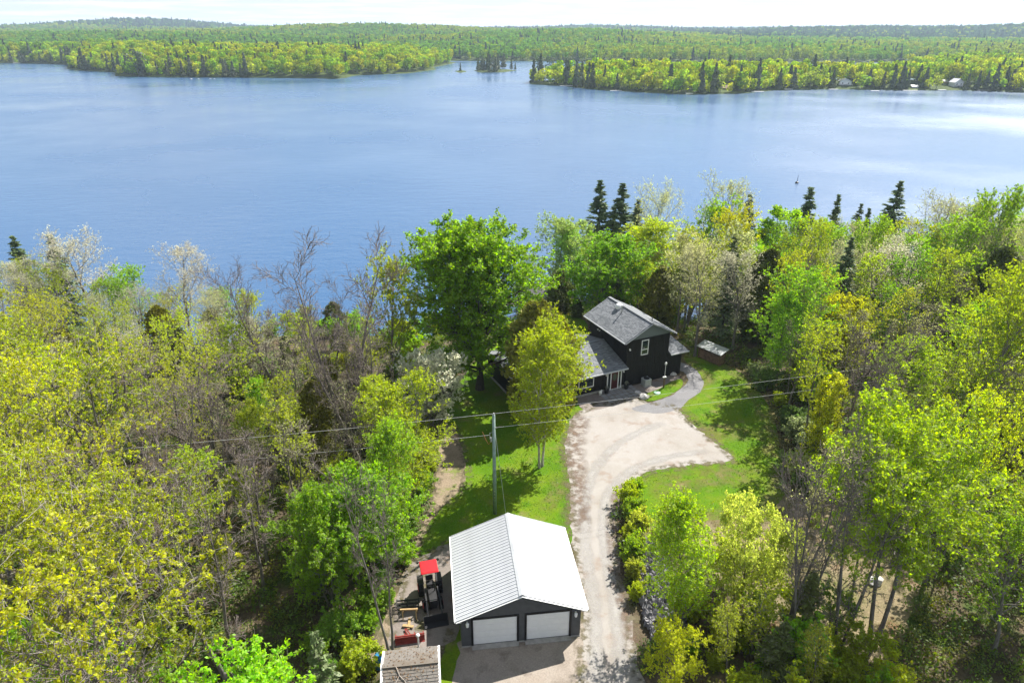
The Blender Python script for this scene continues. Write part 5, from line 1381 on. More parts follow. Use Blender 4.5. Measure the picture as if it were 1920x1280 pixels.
# flagstone patio before the door
pa = empty('patio', hloc(-1.4, -1.6, 0.028), math.radians(25), None, None); pa['kind'] = 'structure'; pa['label'] = 'grey flagstone patio before the front door'
for i in range(7):
    for j in range(4):
        if brng.random() < 0.06: continue
        x0 = -2.0 + i * 0.62; y0 = -0.75 + j * 0.58
        pts = [(x0 + 0.03 + brng.uniform(0, .06), y0 + 0.03 + brng.uniform(0, .06)), (x0 + 0.57 + brng.uniform(-.05, .02), y0 + 0.03 + brng.uniform(0, .06)), (x0 + 0.58 + brng.uniform(-.05, .02), y0 + 0.53 + brng.uniform(-.05, .02)), (x0 + 0.03 + brng.uniform(0, .05), y0 + 0.54 + brng.uniform(-.05, .02))]
        MB().prism(pts, 0.0, 0.03 + brng.uniform(0, 0.012)).build('flagstone', M['flagstone'], pa)
# things by the house
e = empty('air_conditioner', hloc(2.3, -0.75), math.radians(25), 'grey air conditioner unit on the ground below the tower window', 'air conditioner')
MB().box(-0.42, 0.42, -0.4, 0.4, 0.05, 0.86).build('cabinet', M['ac_grey'], e, bevel=0.04)
MB().tube([(0, 0, 0.86), (0, 0, 0.9)], [0.34, 0.31], 16).build('fan_grille', M['dark_plastic'], e)
MB().box(-0.5, 0.5, -0.48, 0.48, -0.04, 0.05).build('base_slab', M['concrete'], e)
for u, lb in ((-2.55, 'black planter left of the front door'), (-0.1, 'black planter right of the front door')):
    e = empty('planter', hloc(u, -0.55, 0.03), 0, lb, 'planter', 'planters by the front door')
    MB().tube([(0, 0, 0), (0, 0, 0.5), (0, 0, 0.55)], [0.18, 0.27, 0.25], 12).build('pot', M['dark_plastic'], e)
    v, q_ = leaf_quads(np.random.default_rng(3), cluster(np.random.default_rng(4), np.array([[0, 0, 0.68]]), 60, 0.26), 0.12, 0.5)
    o = link('plant', np_mesh('plant', v, q_, mat=M['leaf']), e); o.color = (0.3, 0.3, 0.22, 1)
e = empty('garden_ornament', hloc(-3.3, -0.5, 0.03), 0, 'small white garden ornament below the bungalow window', 'ornament')
mb = MB(); mb.tube([(0, 0, 0), (0, 0, 0.12), (0, 0, 0.3), (0.1, 0, 0.45), (0.12, 0, 0.55), (0.22, 0, 0.5)], [0.05, 0.16, 0.2, 0.1, 0.09, 0.02], 8); mb.build('bird_body', M['white_paint'], e)
MB().box(-0.1, 0.1, -0.1, 0.1, -0.02, 0.03).build('base', M['white_paint'], e)
x, y = at(1244, 727)
e = empty('lamp_post', (x, y, 0), 0.4, 'wooden post with a slim white lamp at the house corner', 'lamp post')
MB().box(-0.06, 0.06, -0.06, 0.06, -0.1, 1.25).build('post', M['wood_old'], e)
MB().tube([(0, 0, 1.25), (0, 0, 2.75)], 0.025, 8).build('pole', M['white_paint'], e)
mb = MB(); mb.tube([(0, 0, 2.75), (0, 0, 2.8), (0, 0, 3.0), (0, 0, 3.1)], [0.05, 0.12, 0.12, 0.02], 8); mb.build('lamp_head', M['white_paint'], e)
MB().box(-0.2, 0.2, -0.1, 0.1, 1.26, 1.36).build('shelf', M['white_paint'], e)
for (px, py, s, lb) in ((1196, 738, 0.3, 'pale stone at the left corner of the little lawn by the house'), (1207, 746, 0.42, 'larger pale stone at the tip of the little lawn by the house'), (1262, 703, 0.3, 'pale stone against the low wing of the house'), (1640, 1092, 0.42, 'white boulder in the dry clearing under the maples')):
    x, y = at(px, py); rg = np.random.default_rng(int(px)); 
    import bmesh
    bm_ = bmesh.new(); bmesh.ops.create_icosphere(bm_, subdivisions=2, radius=s)
    for v_ in bm_.verts: v_.co = Vector((v_.co.x * 1.3, v_.co.y, v_.co.z * 0.75)) * (1 + 0.22 * (rg.random() - .5) * 2)
    me = bpy.data.meshes.new('boulder'); bm_.to_mesh(me); bm_.free()
    o = link('boulder', me, None, M['pale_rock'], loc=(x, y, s * 0.4)); tag(o, lb, 'boulder')
x, y = at(1232, 737)
o = MB().tube([(0, 0, -0.02), (0, 0, 0.06), (0, 0, 0.09)], [0.36, 0.36, 0.3], 16).build('well_lid', plain('green_lid', (0.30, 0.48, 0.36), 0.5), loc=(x, y, 0.03)); tag(o, 'round pale green lid in the little lawn by the house', 'lid')
# firewood rack under the trees
x, y = at(1333, 676)
e = empty('firewood_rack', (x, y, 0), math.radians(-52), 'firewood rack with sheet metal roof under the forked poplar', 'firewood rack')
for sx in (-1.45, 1.45):
    for sy in (-0.5, 0.5): MB().box(sx - 0.05, sx + 0.05, sy - 0.05, sy + 0.05, -0.1, 1.75 if sy > 0 else 1.5).build('post', M['wood_old'], e)
MB().slab([(-1.7, -0.75, 1.5), (1.7, -0.75, 1.5), (1.7, 0.75, 1.86), (-1.7, 0.75, 1.86)], 0.04).build('roof', M['steel'], e)
MB().box(-1.5, 1.5, -0.45, 0.45, 0.05, 0.12).build('floor_rail', M['wood_old'], e)
mb = MB()
for i in range(17):
    for j in range(7):
        r_ = brng.uniform(0.06, 0.085); cx = -1.32 + i * 0.165 + (j % 2) * 0.06; cz = 0.2 + j * 0.15
        mb.tube([(cx, -0.5 + brng.uniform(-.06, .06), cz), (cx, 0.45, cz)], r_, 6)
o = mb.build('firewood', plain('split_firewood', (0.30, 0.19, 0.12), 0.85, var=0.5, scale=3)); o.location = e.location; o.rotation_euler = e.rotation_euler; tag(o, 'split firewood stacked in the rack under the trees', 'firewood', None, 'stuff')

# --- cottage at the water, seen over the trees
cy = 103.0; cx = at_far(1030, cy, -2.0)
e = empty('cottage', (cx, cy, -7.2), math.radians(28), 'lakeside cottage with brownish grey hip roof among the cedars', 'cottage')
MB().box(-3.6, 3.6, -4, 4, -1, 2.7).build('wall', M['wood_old'], e)
mb = MB(); ap = [(0, -1.2, 5.2), (0, 1.2, 5.2)]; cn = [(-4.2, -4.6, 2.6), (4.2, -4.6, 2.6), (4.2, 4.6, 2.6), (-4.2, 4.6, 2.6)]
for q in ([cn[0], cn[1], ap[0]], [cn[1], cn[2], ap[1], ap[0]], [cn[2], cn[3], ap[1]], [cn[3], cn[0], ap[0], ap[1]]): mb.slab(q, 0.1)
M['tan_shingle'] = shingle_mat('tan_grey_shingle', (0.15, 0.145, 0.145), (0.20, 0.19, 0.185), (0.17, 0.155, 0.15))
r = mb.build('roof', M['tan_shingle'], e)
window(e, -1.2, 1.2, 0.9, 2.1, -4.002); window(e, -2.5, -0.5, 0.9, 2.1, -3.602, axis='y')
shingles('shingles', r, cn[3], cn[0], ap[0], ap[1], 0.16, 0.4, M['tan_shingle']); shingles('shingles', r, cn[0], cn[1], ap[0], ap[0], 0.16, 0.4, M['tan_shingle'])

# --- shed at the bottom edge
sx, sy = at(716.5, 1249, 2.8); sx2, sy2 = at(822, 1238, 2.8)
ang = math.atan2(sy2 - sy, sx2 - sx); SL = math.hypot(sx2 - sx, sy2 - sy)
S_ = empty('shed', (sx, sy, 0), ang, 'small garden shed with mossy weathered shingle roof at the bottom edge', 'shed')
MB().box(0.12, SL - 0.12, -1.45, 1.45, -0.1, 2.1).build('wall', M['charcoal'], S_)
for xx in (0.12, SL - 0.24): MB().add([(xx, -1.45, 2.1), (xx, 1.45, 2.1), (xx, 0, 2.72), (xx + .12, -1.45, 2.1), (xx + .12, 1.45, 2.1), (xx + .12, 0, 2.72)], [(0, 2, 1), (3, 4, 5), (0, 3, 5, 2), (1, 2, 5, 4)]).build('gable', M['charcoal'], S_)
se = 2.05
mb = MB(); mb.slab([(0, -1.72, se), (SL, -1.72, se), (SL, 0, 2.8), (0, 0, 2.8)], 0.08); mb.slab([(0, 0, 2.8), (SL, 0, 2.8), (SL, 1.66, se + .03), (0, 1.66, se + .03)], 0.08)
ro = mb.build('roof', M['shingle_old'], S_)
def shingle_parts(a, b, c, d, rows, wid):
    a, b, c, d = map(Vector, (a, b, c, d)); nr = (b - a).cross(d - a).normalized(); nr = nr if nr.z > 0 else -nr
    for i in range(rows):
        l0 = a + (d - a) * (i / rows); r0 = b + (c - b) * (i / rows); l1 = a + (d - a) * min(1, (i + 1.1) / rows); r1 = b + (c - b) * min(1, (i + 1.1) / rows); L = (r0 - l0).length
        x = -brng.random() * wid
        while x < L - 0.03:
            s0 = max(0, x) / L; s1 = min(L, x + wid - 0.014) / L; x += wid
            if (s1 - s0) * L < 0.05: continue
            lift = nr * brng.uniform(0.018, 0.036); u = nr * 0.004
            p = [l0 + (r0 - l0) * s0, l0 + (r0 - l0) * s1, l1 + (r1 - l1) * s1, l1 + (r1 - l1) * s0]
            MB().add([p[0] + lift, p[1] + lift, p[2] + u, p[3] + u, p[0], p[1]], [(0, 1, 2, 3), (4, 5, 1, 0), (0, 3, 4), (1, 5, 2)]).build('shingle', M['shingle_old'], ro)
shingle_parts((0, -1.72, se), (SL, -1.72, se), (SL, 0, 2.8), (0, 0, 2.8), 11, 0.34)
shingle_parts((SL, 1.66, se + .03), (0, 1.66, se + .03), (0, 0, 2.8), (SL, 0, 2.8), 11, 0.34)
MB().bar((-0.01, 0, 2.82), (SL + 0.01, 0, 2.82), 0.28, 0.035).build('ridge_cap', M['shingle_old'], S_)
for (ya, za) in ((-1.74, se), (1.68, se + .03)):
    for xx in (-0.03, SL + 0.03): MB().bar((xx, ya, za - 0.01), (xx, 0, 2.79), 0.04, 0.13, (1, 0, 0)).build('rake_trim', M['white_paint'], S_)
mb = MB(); rg = np.random.default_rng(8)
V, Q_ = leaf_quads(rg, np.stack([rg.uniform(0.1, SL - .1, 260), rg.uniform(-1.6, 1.6, 260), np.zeros(260)], 1), 0.09, 3.0)
own = np.repeat(np.arange(260), 4); V[:, 2] += 2.86 - np.abs(V[:, 1]) * 0.435
lm = link('fallen_leaves', np_mesh('fallen_leaves', V, Q_, mat=leaf_mat('dead_leaf', 0.2, 0.02, 0.5, 1.0, (0.20, 0.11, 0.05)))); lm.location = (sx, sy, 0); lm.rotation_euler = (0, 0, ang); tag(lm, 'dead leaves and bark crumbs lying on the shed roof', 'leaves', None, 'stuff')
e = empty('branch', (sx, sy, 0), ang, 'fallen grey branch lying across the shed roof', 'branch')
mb = MB(); hz = lambda yy: 2.87 - abs(yy) * 0.435
pts = [(0.75, -0.1), (0.95, -0.55), (1.25, -0.85), (1.5, -1.3)]; mb.tube([(a, b, hz(b)) for a, b in pts], [0.03, 0.026, 0.02, 0.01], 6)
mb.tube([(0.95, -0.55, hz(-.55)), (0.7, -1.0, hz(-1.0) + .06), (0.55, -1.25, hz(-1.25))], [0.018, 0.013, 0.006], 6); mb.tube([(1.25, -0.85, hz(-.85)), (1.6, -0.8, hz(-.8) + .08)], [0.014, 0.006], 6)
mb.build('limb', M['bark_pale'], e)
x, y = at(711, 1262)
e = empty('barrel', (x - 0.05, y + 0.45, 0), 0, 'blue plastic barrel standing at the left end of the shed', 'barrel')
MB().tube([(0, 0, 0), (0, 0, 0.08), (0, 0, 0.5), (0, 0, 0.92), (0, 0, 1.02)], [0.24, 0.28, 0.30, 0.28, 0.2], 16).build('drum', M['blue_plastic'], e, smooth=True)
mb = MB(); mb.tube([(0, 0, 1.0), (0, 0, 1.06)], [0.22, 0.2], 16); mb.build('lid', M['blue_plastic'], e)
x, y = at(785, 1212)
e = empty('vent_post', (x, y, 0), 0, 'white capped pipe standing behind the shed', 'pipe')
MB().tube([(0, 0, -0.1), (0, 0, 0.95)], 0.055, 10).build('pipe', M['white_paint'], e); MB().tube([(0, 0, 0.95), (0, 0, 1.02), (0, 0, 1.08)], [0.13, 0.13, 0.08], 10).build('cap', M['white_paint'], e)

# --- tractor beside the garage, loader towards us
tx, ty = -5.45, 34.7
TRC = empty('tractor', (tx, ty, 0), math.radians(14), 'red and black tractor with red canopy and black front loader beside the garage', 'tractor')
def wheel(x, y, R, wd):
    mb = MB(); mb.tube([(x - wd/2, y, R), (x - wd*.45, y, R), (x + wd*.45, y, R), (x + wd/2, y, R)], [R*.88, R, R, R*.88], 20)
    for k in range(16):
        a = k * math.pi / 8; mb.bar((x - wd/2, y + math.cos(a) * R, R + math.sin(a) * R), (x + wd/2, y + math.cos(a + .2) * R, R + math.sin(a + .2) * R), 0.05, 0.05)
    o = mb.build('wheel', M['rubber'], TRC)
    s = 1 if x > 0 else -1
    MB().tube([(x + s * wd * .5, y, R), (x + s * (wd * .5 + .03), y, R)], [R * .55, R * .45], 14).build('rim', M['red_paint'], o)
for s in (-1, 1): wheel(s * 0.62, 0.55, 0.58, 0.36); wheel(s * 0.52, -0.95, 0.38, 0.24)
MB().box(-0.28, 0.28, -1.35, -0.25, 0.62, 1.12).build('hood', M['dark_plastic'], TRC, bevel=0.05)
MB().box(-0.22, 0.22, -1.30, 0.8, 0.34, 0.61).build('chassis', M['dark_plastic'], TRC)
MB().box(-0.25, 0.25, -1.40, -1.36, 0.64, 1.08).build('radiator_grille', M['dark_plastic'], TRC)
mb = MB(); mb.box(-0.82, -0.42, 0.15, 1.0, 1.17, 1.22); mb.box(0.42, 0.82, 0.15, 1.0, 1.17, 1.22); mb.build('fender', M['dark_plastic'], TRC)
mb = MB(); mb.box(-0.25, 0.25, 0.3, 0.75, 0.75, 0.88); mb.box(-0.25, 0.25, 0.7, 0.82, 0.88, 1.3); mb.build('seat', M['dark_plastic'], TRC, bevel=0.03)
mb = MB(); mb.tube([(0, -0.2, 0.9), (0, 0.0, 1.2)], 0.025, 6)
pts = [(0.19 * math.cos(a), 0.02 + 0.05 * math.sin(a), 1.22 + 0.18 * math.sin(a)) for a in [k * math.pi / 6 for k in range(13)]]; mb.tube(pts, 0.018, 6, cap=False); mb.build('steering_wheel', M['dark_plastic'], TRC)
for s in (-1, 1):
    MB().tube([(s * 0.5, 0.95, 0.7), (s * 0.5, 0.95, 2.2)], 0.035, 6).build('canopy_post', M['dark_plastic'], TRC)
    MB().tube([(s * 0.5, -0.1, 0.8), (s * 0.5, 0.15, 2.2)], 0.03, 6).build('canopy_post', M['dark_plastic'], TRC)
MB().box(-0.58, 0.58, -0.12, 1.12, 2.2, 2.28).build('canopy', M['red_paint'], TRC, bevel=0.03)
MB().box(-0.5, 0.5, -0.04, 1.04, 2.281, 2.30).build('canopy_panel', M['red_paint'], TRC)
mb = MB()
for xx in (-0.7, 0.7): mb.box(xx - 0.06, xx + 0.06, 1.1, 1.22, 2.1, 2.26)
mb.box(-0.75, 0.75, 1.13, 1.19, 2.16, 2.21); mb.build('rear_light_bar', M['dark_plastic'], TRC)
for s in (-1, 1):
    mb = MB(); mb.bar((s * 0.42, -0.3, 1.15), (s * 0.45, -1.3, 1.05), 0.09, 0.13); mb.bar((s * 0.45, -1.3, 1.05), (s * 0.45, -2.0, 0.4), 0.09, 0.13); mb.bar((s * 0.4, -0.35, 0.5), (s * 0.4, -0.3, 1.2), 0.1, 0.1); mb.build('loader_arm', M['dark_plastic'], TRC)
    MB().tube([(s * 0.43, -0.45, 0.75), (s * 0.45, -1.25, 0.95)], 0.035, 8).build('hydraulic_ram', M['steel'], TRC)
mb = MB(); mb.box(-0.78, 0.78, -2.12, -2.08, 0.08, 0.6); mb.box(-0.78, 0.78, -2.62, -2.1, 0.05, 0.09)
for xx in (-0.78, 0.75): mb.add([(xx, -2.62, .05), (xx, -2.1, .05), (xx, -2.1, .6), (xx + .03, -2.62, .05), (xx + .03, -2.1, .05), (xx + .03, -2.1, .6)], [(0, 2, 1), (3, 4, 5), (0, 3, 5, 2), (0, 1, 4, 3)])
mb.build('loader_bucket', M['dark_plastic'], TRC)
MB().tube([(0.2, -0.55, 1.1), (0.2, -0.55, 1.75)], 0.03, 8).build('exhaust_pipe', M['dark_plastic'], TRC)
# things in the tractor yard
x, y = at(765, 1138)
e = empty('harrow', (x, y, 0), math.radians(6), 'black steel harrow frame lying beside the tractor', 'harrow')
mb = MB()
for yy in (-0.3, 0.0, 0.3): mb.box(-0.75, 0.75, yy - 0.04, yy + 0.04, 0.3, 0.38)
for xx in (-0.72, 0.0, 0.72): mb.box(xx - 0.04, xx + 0.04, -0.34, 0.34, 0.381, 0.44)
mb.build('frame', M['dark_plastic'], e)
for k in range(10):
    MB().tube([(-0.68 + k * 0.15, -0.3 + 0.3 * (k % 3), 0.3), (-0.68 + k * 0.15, -0.36 + 0.3 * (k % 3), 0.0)], 0.02, 5).build('tine', M['dark_plastic'], e)
x, y = at(768, 1158)
e = empty('sawhorse', (x, y, 0), math.radians(3), 'yellowish wooden sawhorse on the gravel between tractor and shed', 'sawhorse')
MB().bar((-0.6, 0.15, 0.6), (0.55, 0.15, 0.6), 0.1, 0.1).build('beam', M['wood_fresh'], e)
for xx in (-0.45, 0.42):
    for s in (-1, 1): MB().bar((xx, 0.15, 0.58), (xx + 0.05, 0.15 + s * 0.3, 0.0), 0.07, 0.07).build('leg', M['wood_fresh'], e)
x, y = at(766, 1172)
e = empty('plank_pile', (x, y, 0), 0, 'two bare boards crossed on the gravel before the sawhorse', 'boards')
MB().bar((0, 0.55, 0.06), (0.05, -0.35, 0.06), 0.16, 0.06).build('board', M['wood_fresh'], e); MB().bar((-0.35, -0.1, 0.13), (0.35, -0.2, 0.13), 0.18, 0.06).build('board', M['wood_fresh'], e)
x, y = at(769, 1202)
e = empty('snow_blade', (x, y, 0), math.radians(10), 'rusty red snow blade lying on the gravel behind the shed', 'snow blade')
mb = MB(); pr = [(0.22, 0.0), (0.08, 0.06), (0.0, 0.2), (0.0, 0.36), (0.07, 0.5)]
for i in range(4):
    (a, b), (c_, d_) = pr[i], pr[i + 1]
    mb.add([(-0.92, -a, b), (0.92, -a, b), (0.92, -c_, d_), (-0.92, -c_, d_), (-0.92, -a + .03, b), (0.92, -a + .03, b), (0.92, -c_ + .03, d_), (-0.92, -c_ + .03, d_)], [(0, 1, 2, 3), (7, 6, 5, 4), (0, 3, 7, 4), (1, 5, 6, 2), (3, 2, 6, 7), (0, 4, 5, 1)])
mb.build('mouldboard', M['rust_red'], e)
mb = MB(); mb.box(-0.92, 0.92, 0.04, 0.12, 0.42, 0.5); mb.build('top_beam', M['rust_red'], e)
for xx in (-0.85, -0.3, 0.3, 0.85): MB().box(xx - 0.03, xx + 0.03, 0.035, 0.34, 0.1, 0.41).build('brace', M['rust_red'], e)
MB().bar((-0.1, 0.3, 0.15), (-0.3, 0.95, 0.12), 0.06, 0.06).build('drawbar', M['rust_red'], e); MB().bar((0.1, 0.3, 0.15), (-0.22, 0.95, 0.12), 0.06, 0.06).build('drawbar', M['rust_red'], e)
x, y = at(1248, 966)
e = empty('bench', (x, y, 0), math.radians(75), 'small brown wooden bench on the right lawn beside the hedge', 'bench')
MB().box(-0.6, 0.6, -0.18, 0.18, 0.4, 0.46).build('seat', M['wood_red'], e); MB().box(-0.6, 0.6, 0.16, 0.2, 0.5, 0.8).build('backrest', M['wood_red'], e)
for xx in (-0.52, 0.52): MB().box(xx - 0.05, xx + 0.05, -0.15, 0.22, -0.05, 0.399).build('leg', M['wood_red'], e)
for xx in (-0.52, 0.52): MB().box(xx - 0.04, xx + 0.04, 0.201, 0.25, 0.3, 0.8).build('back_post', M['wood_red'], e)

# --- power pole and lines
px_, py_ = at(928, 962)
PO = empty('power_pole', (px_, py_, 0), 0, 'greenish wooden power pole standing behind the garage', 'power pole')
MB().tube([(0, 0, -0.3), (0, 0, 4), (0, 0, 9.0)], [0.16, 0.14, 0.11], 12).build('pole', M['pole_green'], PO, smooth=True)
mb = MB(); mb.tube([(0, 0, 9.0), (0, 0, 9.12), (0, 0, 9.2)], [0.05, 0.08, 0.05], 8); mb.build('insulator', M['insulator'], PO)
mb = MB(); mb.tube([(0.12, -0.02, 7.95), (0.2, -0.02, 7.95)], 0.05, 8); mb.build('insulator', M['insulator'], PO)
mb = MB(); mb.tube([(-0.12, -0.05, 6.9), (-0.3, -0.05, 6.95), (-0.3, -0.05, 7.5), (-0.12, -0.05, 7.55)], 0.03, 6); mb.tube([(-0.22, -0.05, 6.75), (-0.22, -0.05, 7.1)], 0.07, 8); mb.build('bracket', M['steel'], PO)
mb = MB(); mb.tube([(-0.25, -0.06, 6.75), (-0.4, -0.06, 6.5), (-0.6, -0.06, 6.9), (-0.85, -0.06, 7.6)], 0.02, 6); mb.build('cable_loop', M['copper'], PO)
for zz_ in (1.6, 1.9, 2.2): MB().box(-0.05, 0.05, -0.165, -0.145, zz_, zz_ + 0.1).build('marker_plate', M['steel'], PO)
P2 = Vector((62, py_ + 0.263 * (62 - px_), 0)); P3 = Vector((-62, py_ - 9.2, 0))
for q, lb in ((P2, 'greenish power pole beyond the right edge'), (P3, 'greenish power pole beyond the left edge')):
    e = empty('power_pole', q, 0, lb, 'power pole'); MB().tube([(0, 0, -1), (0, 0, 4), (0, 0, 9.2)], [0.16, 0.14, 0.11], 12).build('pole', M['pole_green'], e)
def span(a, b, sag, r=0.017, n=24):
    a = Vector(a); b = Vector(b)
    return [a.lerp(b, k / n) - Vector((0, 0, sag * 4 * (k / n) * (1 - k / n))) for k in range(n + 1)]
for a, b, sg, lb in (((px_, py_, 9.14), P2 + Vector((0, 0, 9.14)), 0.45, 'upper overhead wire running right from the power pole'), ((px_ + .16, py_, 7.95), P2 + Vector((0, 0, 7.6)), 0.5, 'lower overhead wire running right from the power pole'),
                     ((px_, py_, 9.14), P3 + Vector((0, 0, 9.1)), 0.5, 'upper overhead wire running left from the power pole'), ((px_ - .3, py_, 7.3), P3 + Vector((0, 0, 7.4)), 0.5, 'lower overhead wire running left from the power pole')):
    o = MB().tube(span(a, b, sg), 0.0085, 5).build('overhead_wire', M['wire']); tag(o, lb, 'wire', 'overhead wires at the power pole')
o = MB().tube([(px_ + .1, py_, 7.6), (px_ + 1.0, py_ - 1.6, 0.0)], 0.012, 5).build('guy_wire', M['wire']); tag(o, 'thin guy wire slanting from the power pole to the lawn', 'wire')

# --- rock bank between hedge and clearing
rp = np.array([at(*p) for p in [(1212, 1012), (1236, 1040), (1262, 1090), (1282, 1130), (1286, 1180), (1250, 1215), (1222, 1205), (1206, 1160), (1198, 1105), (1198, 1050)]])
mb = MB(); rr = random.Random(6); n = 0
tmpl = bmesh.new(); bmesh.ops.create_icosphere(tmpl, subdivisions=1, radius=1.0)
tv = [v.co.copy() for v in tmpl.verts]; tf = [[v.index for v in f.verts] for f in tmpl.faces]; tmpl.free()
while n < 900:
    x = rr.uniform(rp[:, 0].min(), rp[:, 0].max()); y = rr.uniform(rp[:, 1].min(), rp[:, 1].max())
    if not inside(rp, np.array([x]), np.array([y]))[0]: continue
    s = rr.uniform(0.07, 0.17) * (1.6 if rr.random() < 0.12 else 1); n += 1
    m3 = Matrix.Rotation(rr.uniform(0, 6.28), 3, 'Z') @ Matrix.Rotation(rr.uniform(-.7, .7), 3, 'X')
    mb.add([Vector((x, y, rr.uniform(0.0, 0.5))) + m3 @ Vector((v.x * 1.4, v.y * (0.9), v.z * 0.6)) * s * rr.uniform(0.75, 1.25) for v in tv], tf)
o = mb.build('rocks', M['rock']); tag(o, 'bank of broken blue-grey rocks between hedge and saplings', 'rocks', None, 'stuff')
# ------------------------------------------------------------------ cottages, docks and marks across the lake
def far_house(px, py, w_, d_, h_, rh, rz, wallm, roofm, label, deck=False, name='boathouse', zb=None):
    x, y = Lk(px, py); y += d_ * 0.6 + 1.0; x *= y / (y - d_ * 0.6 - 1.0)
    e = empty(name, (x, y, LAKE + 0.3 if zb is None else zb), rz, label, name.split('_')[-1])
    MB().box(-w_/2, w_/2, -d_/2, d_/2, -1.2, h_).build('wall', M[wallm], e)
    for yy in (-d_/2, d_/2 - 0.1): MB().add([(-w_/2, yy, h_), (w_/2, yy, h_), (0, yy, h_ + rh), (-w_/2, yy + .1, h_), (w_/2, yy + .1, h_), (0, yy + .1, h_ + rh)], [(0, 1, 2), (5, 4, 3), (0, 2, 5, 3), (1, 4, 5, 2)]).build('gable', M[wallm], e)
    mb = MB(); k = rh / (w_ / 2)
    mb.slab([(-w_/2 - .5, -d_/2 - .5, h_ - .5 * k + .06), (0, -d_/2 - .5, h_ + rh + .06), (0, d_/2 + .5, h_ + rh + .06), (-w_/2 - .5, d_/2 + .5, h_ - .5 * k + .06)], .05)
    mb.slab([(w_/2 + .5, -d_/2 - .5, h_ - .5 * k + .06), (w_/2 + .5, d_/2 + .5, h_ - .5 * k + .06), (0, d_/2 + .5, h_ + rh + .06), (0, -d_/2 - .5, h_ + rh + .06)], .05)
    mb.build('roof', M[roofm], e)
    for s in (-1, 1): window(e, s * w_ * .25 - .55, s * w_ * .25 + .55, h_ * .55, h_ * .55 + 1.1, -d_/2 - .003)
    MB().box(-.9, .9, -d_/2 - .06, -d_/2 - .004, -.1, h_ * .45).build('door', M['ac_grey'], e)
    if deck:
        mb = MB(); mb.box(-w_/2 - .8, w_/2 + .8, -d_/2 - 1.6, -d_/2 - .08, h_ * .48, h_ * .48 + .12); mb.build('balcony', M['white_paint'], e)
        for k_ in range(5): MB().box(-w_/2 - .7 + k_ * (w_ + 1.4) / 4 - .05, -w_/2 - .7 + k_ * (w_ + 1.4) / 4 + .05, -d_/2 - 1.55, -d_/2 - 1.45, -1.0, h_ * .48 + .9).build('post', M['white_paint'], e)
    return e
M['brown_roof'] = plain('brown_roof', (0.20, 0.12, 0.10), 0.8)
M['light_roof'] = plain('light_roof', (0.62, 0.62, 0.62), 0.6)
far_house(1582, 165.5, 8.5, 7, 4.6, 2.0, math.radians(-14), 'white_paint', 'light_roof', 'white two-storey boathouse on the far shore', True)
far_house(1790, 167.5, 7.0, 6.5, 4.6, 2.4, math.radians(8), 'white_paint', 'light_roof', 'white gabled boathouse nearest the right edge across the lake', True)
far_house(1764, 164, 8, 6, 2.8, 1.4, math.radians(70), 'wood_fresh', 'light_roof', 'low pale-roofed cabin left of the gabled white boathouse', name='shore_cabin', zb=LAKE + 1.5)
far_house(1362, 173, 7, 6, 2.5, 1.7, math.radians(78), 'wood_old', 'brown_roof', 'brown-roofed boathouse on the shore of the right point')
far_house(1712, 168, 6, 4, 1.8, 0.9, math.radians(80), 'ac_grey', 'light_roof', 'low grey boat shelter on the far shore between the white boathouses', name='boat_shelter')
far_house(1880, 168, 9, 6, 2.8, 1.6, math.radians(85), 'wood_red', 'brown_roof', 'reddish cottage at the right end of the far shore', name='shore_cottage')
far_house(50, 117.5, 12, 7, 2.6, 1.5, math.radians(85), 'gable_grey', 'gable_grey', 'low greenish boathouse on the far shore at the left')
def dock(px, py, L, rz, label, wd=2.0):
    x, y = Lk(px, py)
    e = empty('dock', (x, y - 0.5, LAKE), rz, label, 'dock', 'docks on the far shore')
    MB().box(-L/2, L/2, -wd/2, wd/2, 0.25, 0.55).build('deck', M['white_paint'] if L < 14 else M['concrete'], e)
    for s in (-1, 1):
        for k in (-.45, 0, .45): MB().box(k * L - .12, k * L + .12, s * wd * .42 - .12, s * wd * .42 + .12, -1.5, 0.24).build('pile', M['wood_old'], e)
dock(1062, 162.0, 10, 0.05, 'white dock nearest the tip of the right point')
dock(1155, 171.0, 9, 0.2, 'grey dock second from the tip of the right point', 1.6)
dock(1292, 176.5, 5, 0.0, 'short white dock left of the brown-roofed boathouse')
dock(1420, 173.0, 9, 0.05, 'white dock right of the brown-roofed boathouse')
dock(1478, 168.5, 6, 0.05, 'short dock between the brown boathouse and the two-storey white one')
dock(1562, 168.8, 7, 0.02, 'low dock left of the white two-storey boathouse')
dock(1640, 171.5, 6, 0.0, 'small dock right of the white two-storey boathouse')
dock(1706, 171, 11, 0.02, 'wide dock in front of the low grey boat shelter')
dock(1765, 170, 6, 0.0, 'small dock left of the gabled white boathouse')
dock(1850, 170.5, 14, 0.03, 'long dock right of the gabled white boathouse')
dock(32, 119.2, 9, 0.0, 'low dock on the far shore at the left edge', 3.0)
for k, (px, py, s) in enumerate([(358, 148.6, 0.9), (372, 148.4, .6), (394, 148.2, .7), (402, 148.4, .6)]):
    x, y = Lk(px, py); o = MB().tube([(0, 0, -.6), (0.1, 0, 0.1), (0, 0, .5), (0, .1, .7)], [1.0, 1.1, .7, .2], 7).build('shore_rock', M['pale_rock'], loc=(x, y, LAKE), scale=(s * 1.5, s, s)); tag(o, 'pale rock in the shallows before the left point, ' + ['leftmost of four', 'second of four from the left', 'third of four from the left', 'rightmost of four'][k], 'rock', 'pale rocks before the left point')
x, y = Lk(1494, 343.5)
e = empty('channel_marker', (x, y, LAKE), 0.3, 'dark stake marker floating on the lake above the right woods', 'marker')
MB().tube([(0, 0, -.4), (0, 0, .35), (0, 0, .5)], [.45, .5, .2], 10).build('float', M['dark_plastic'], e)
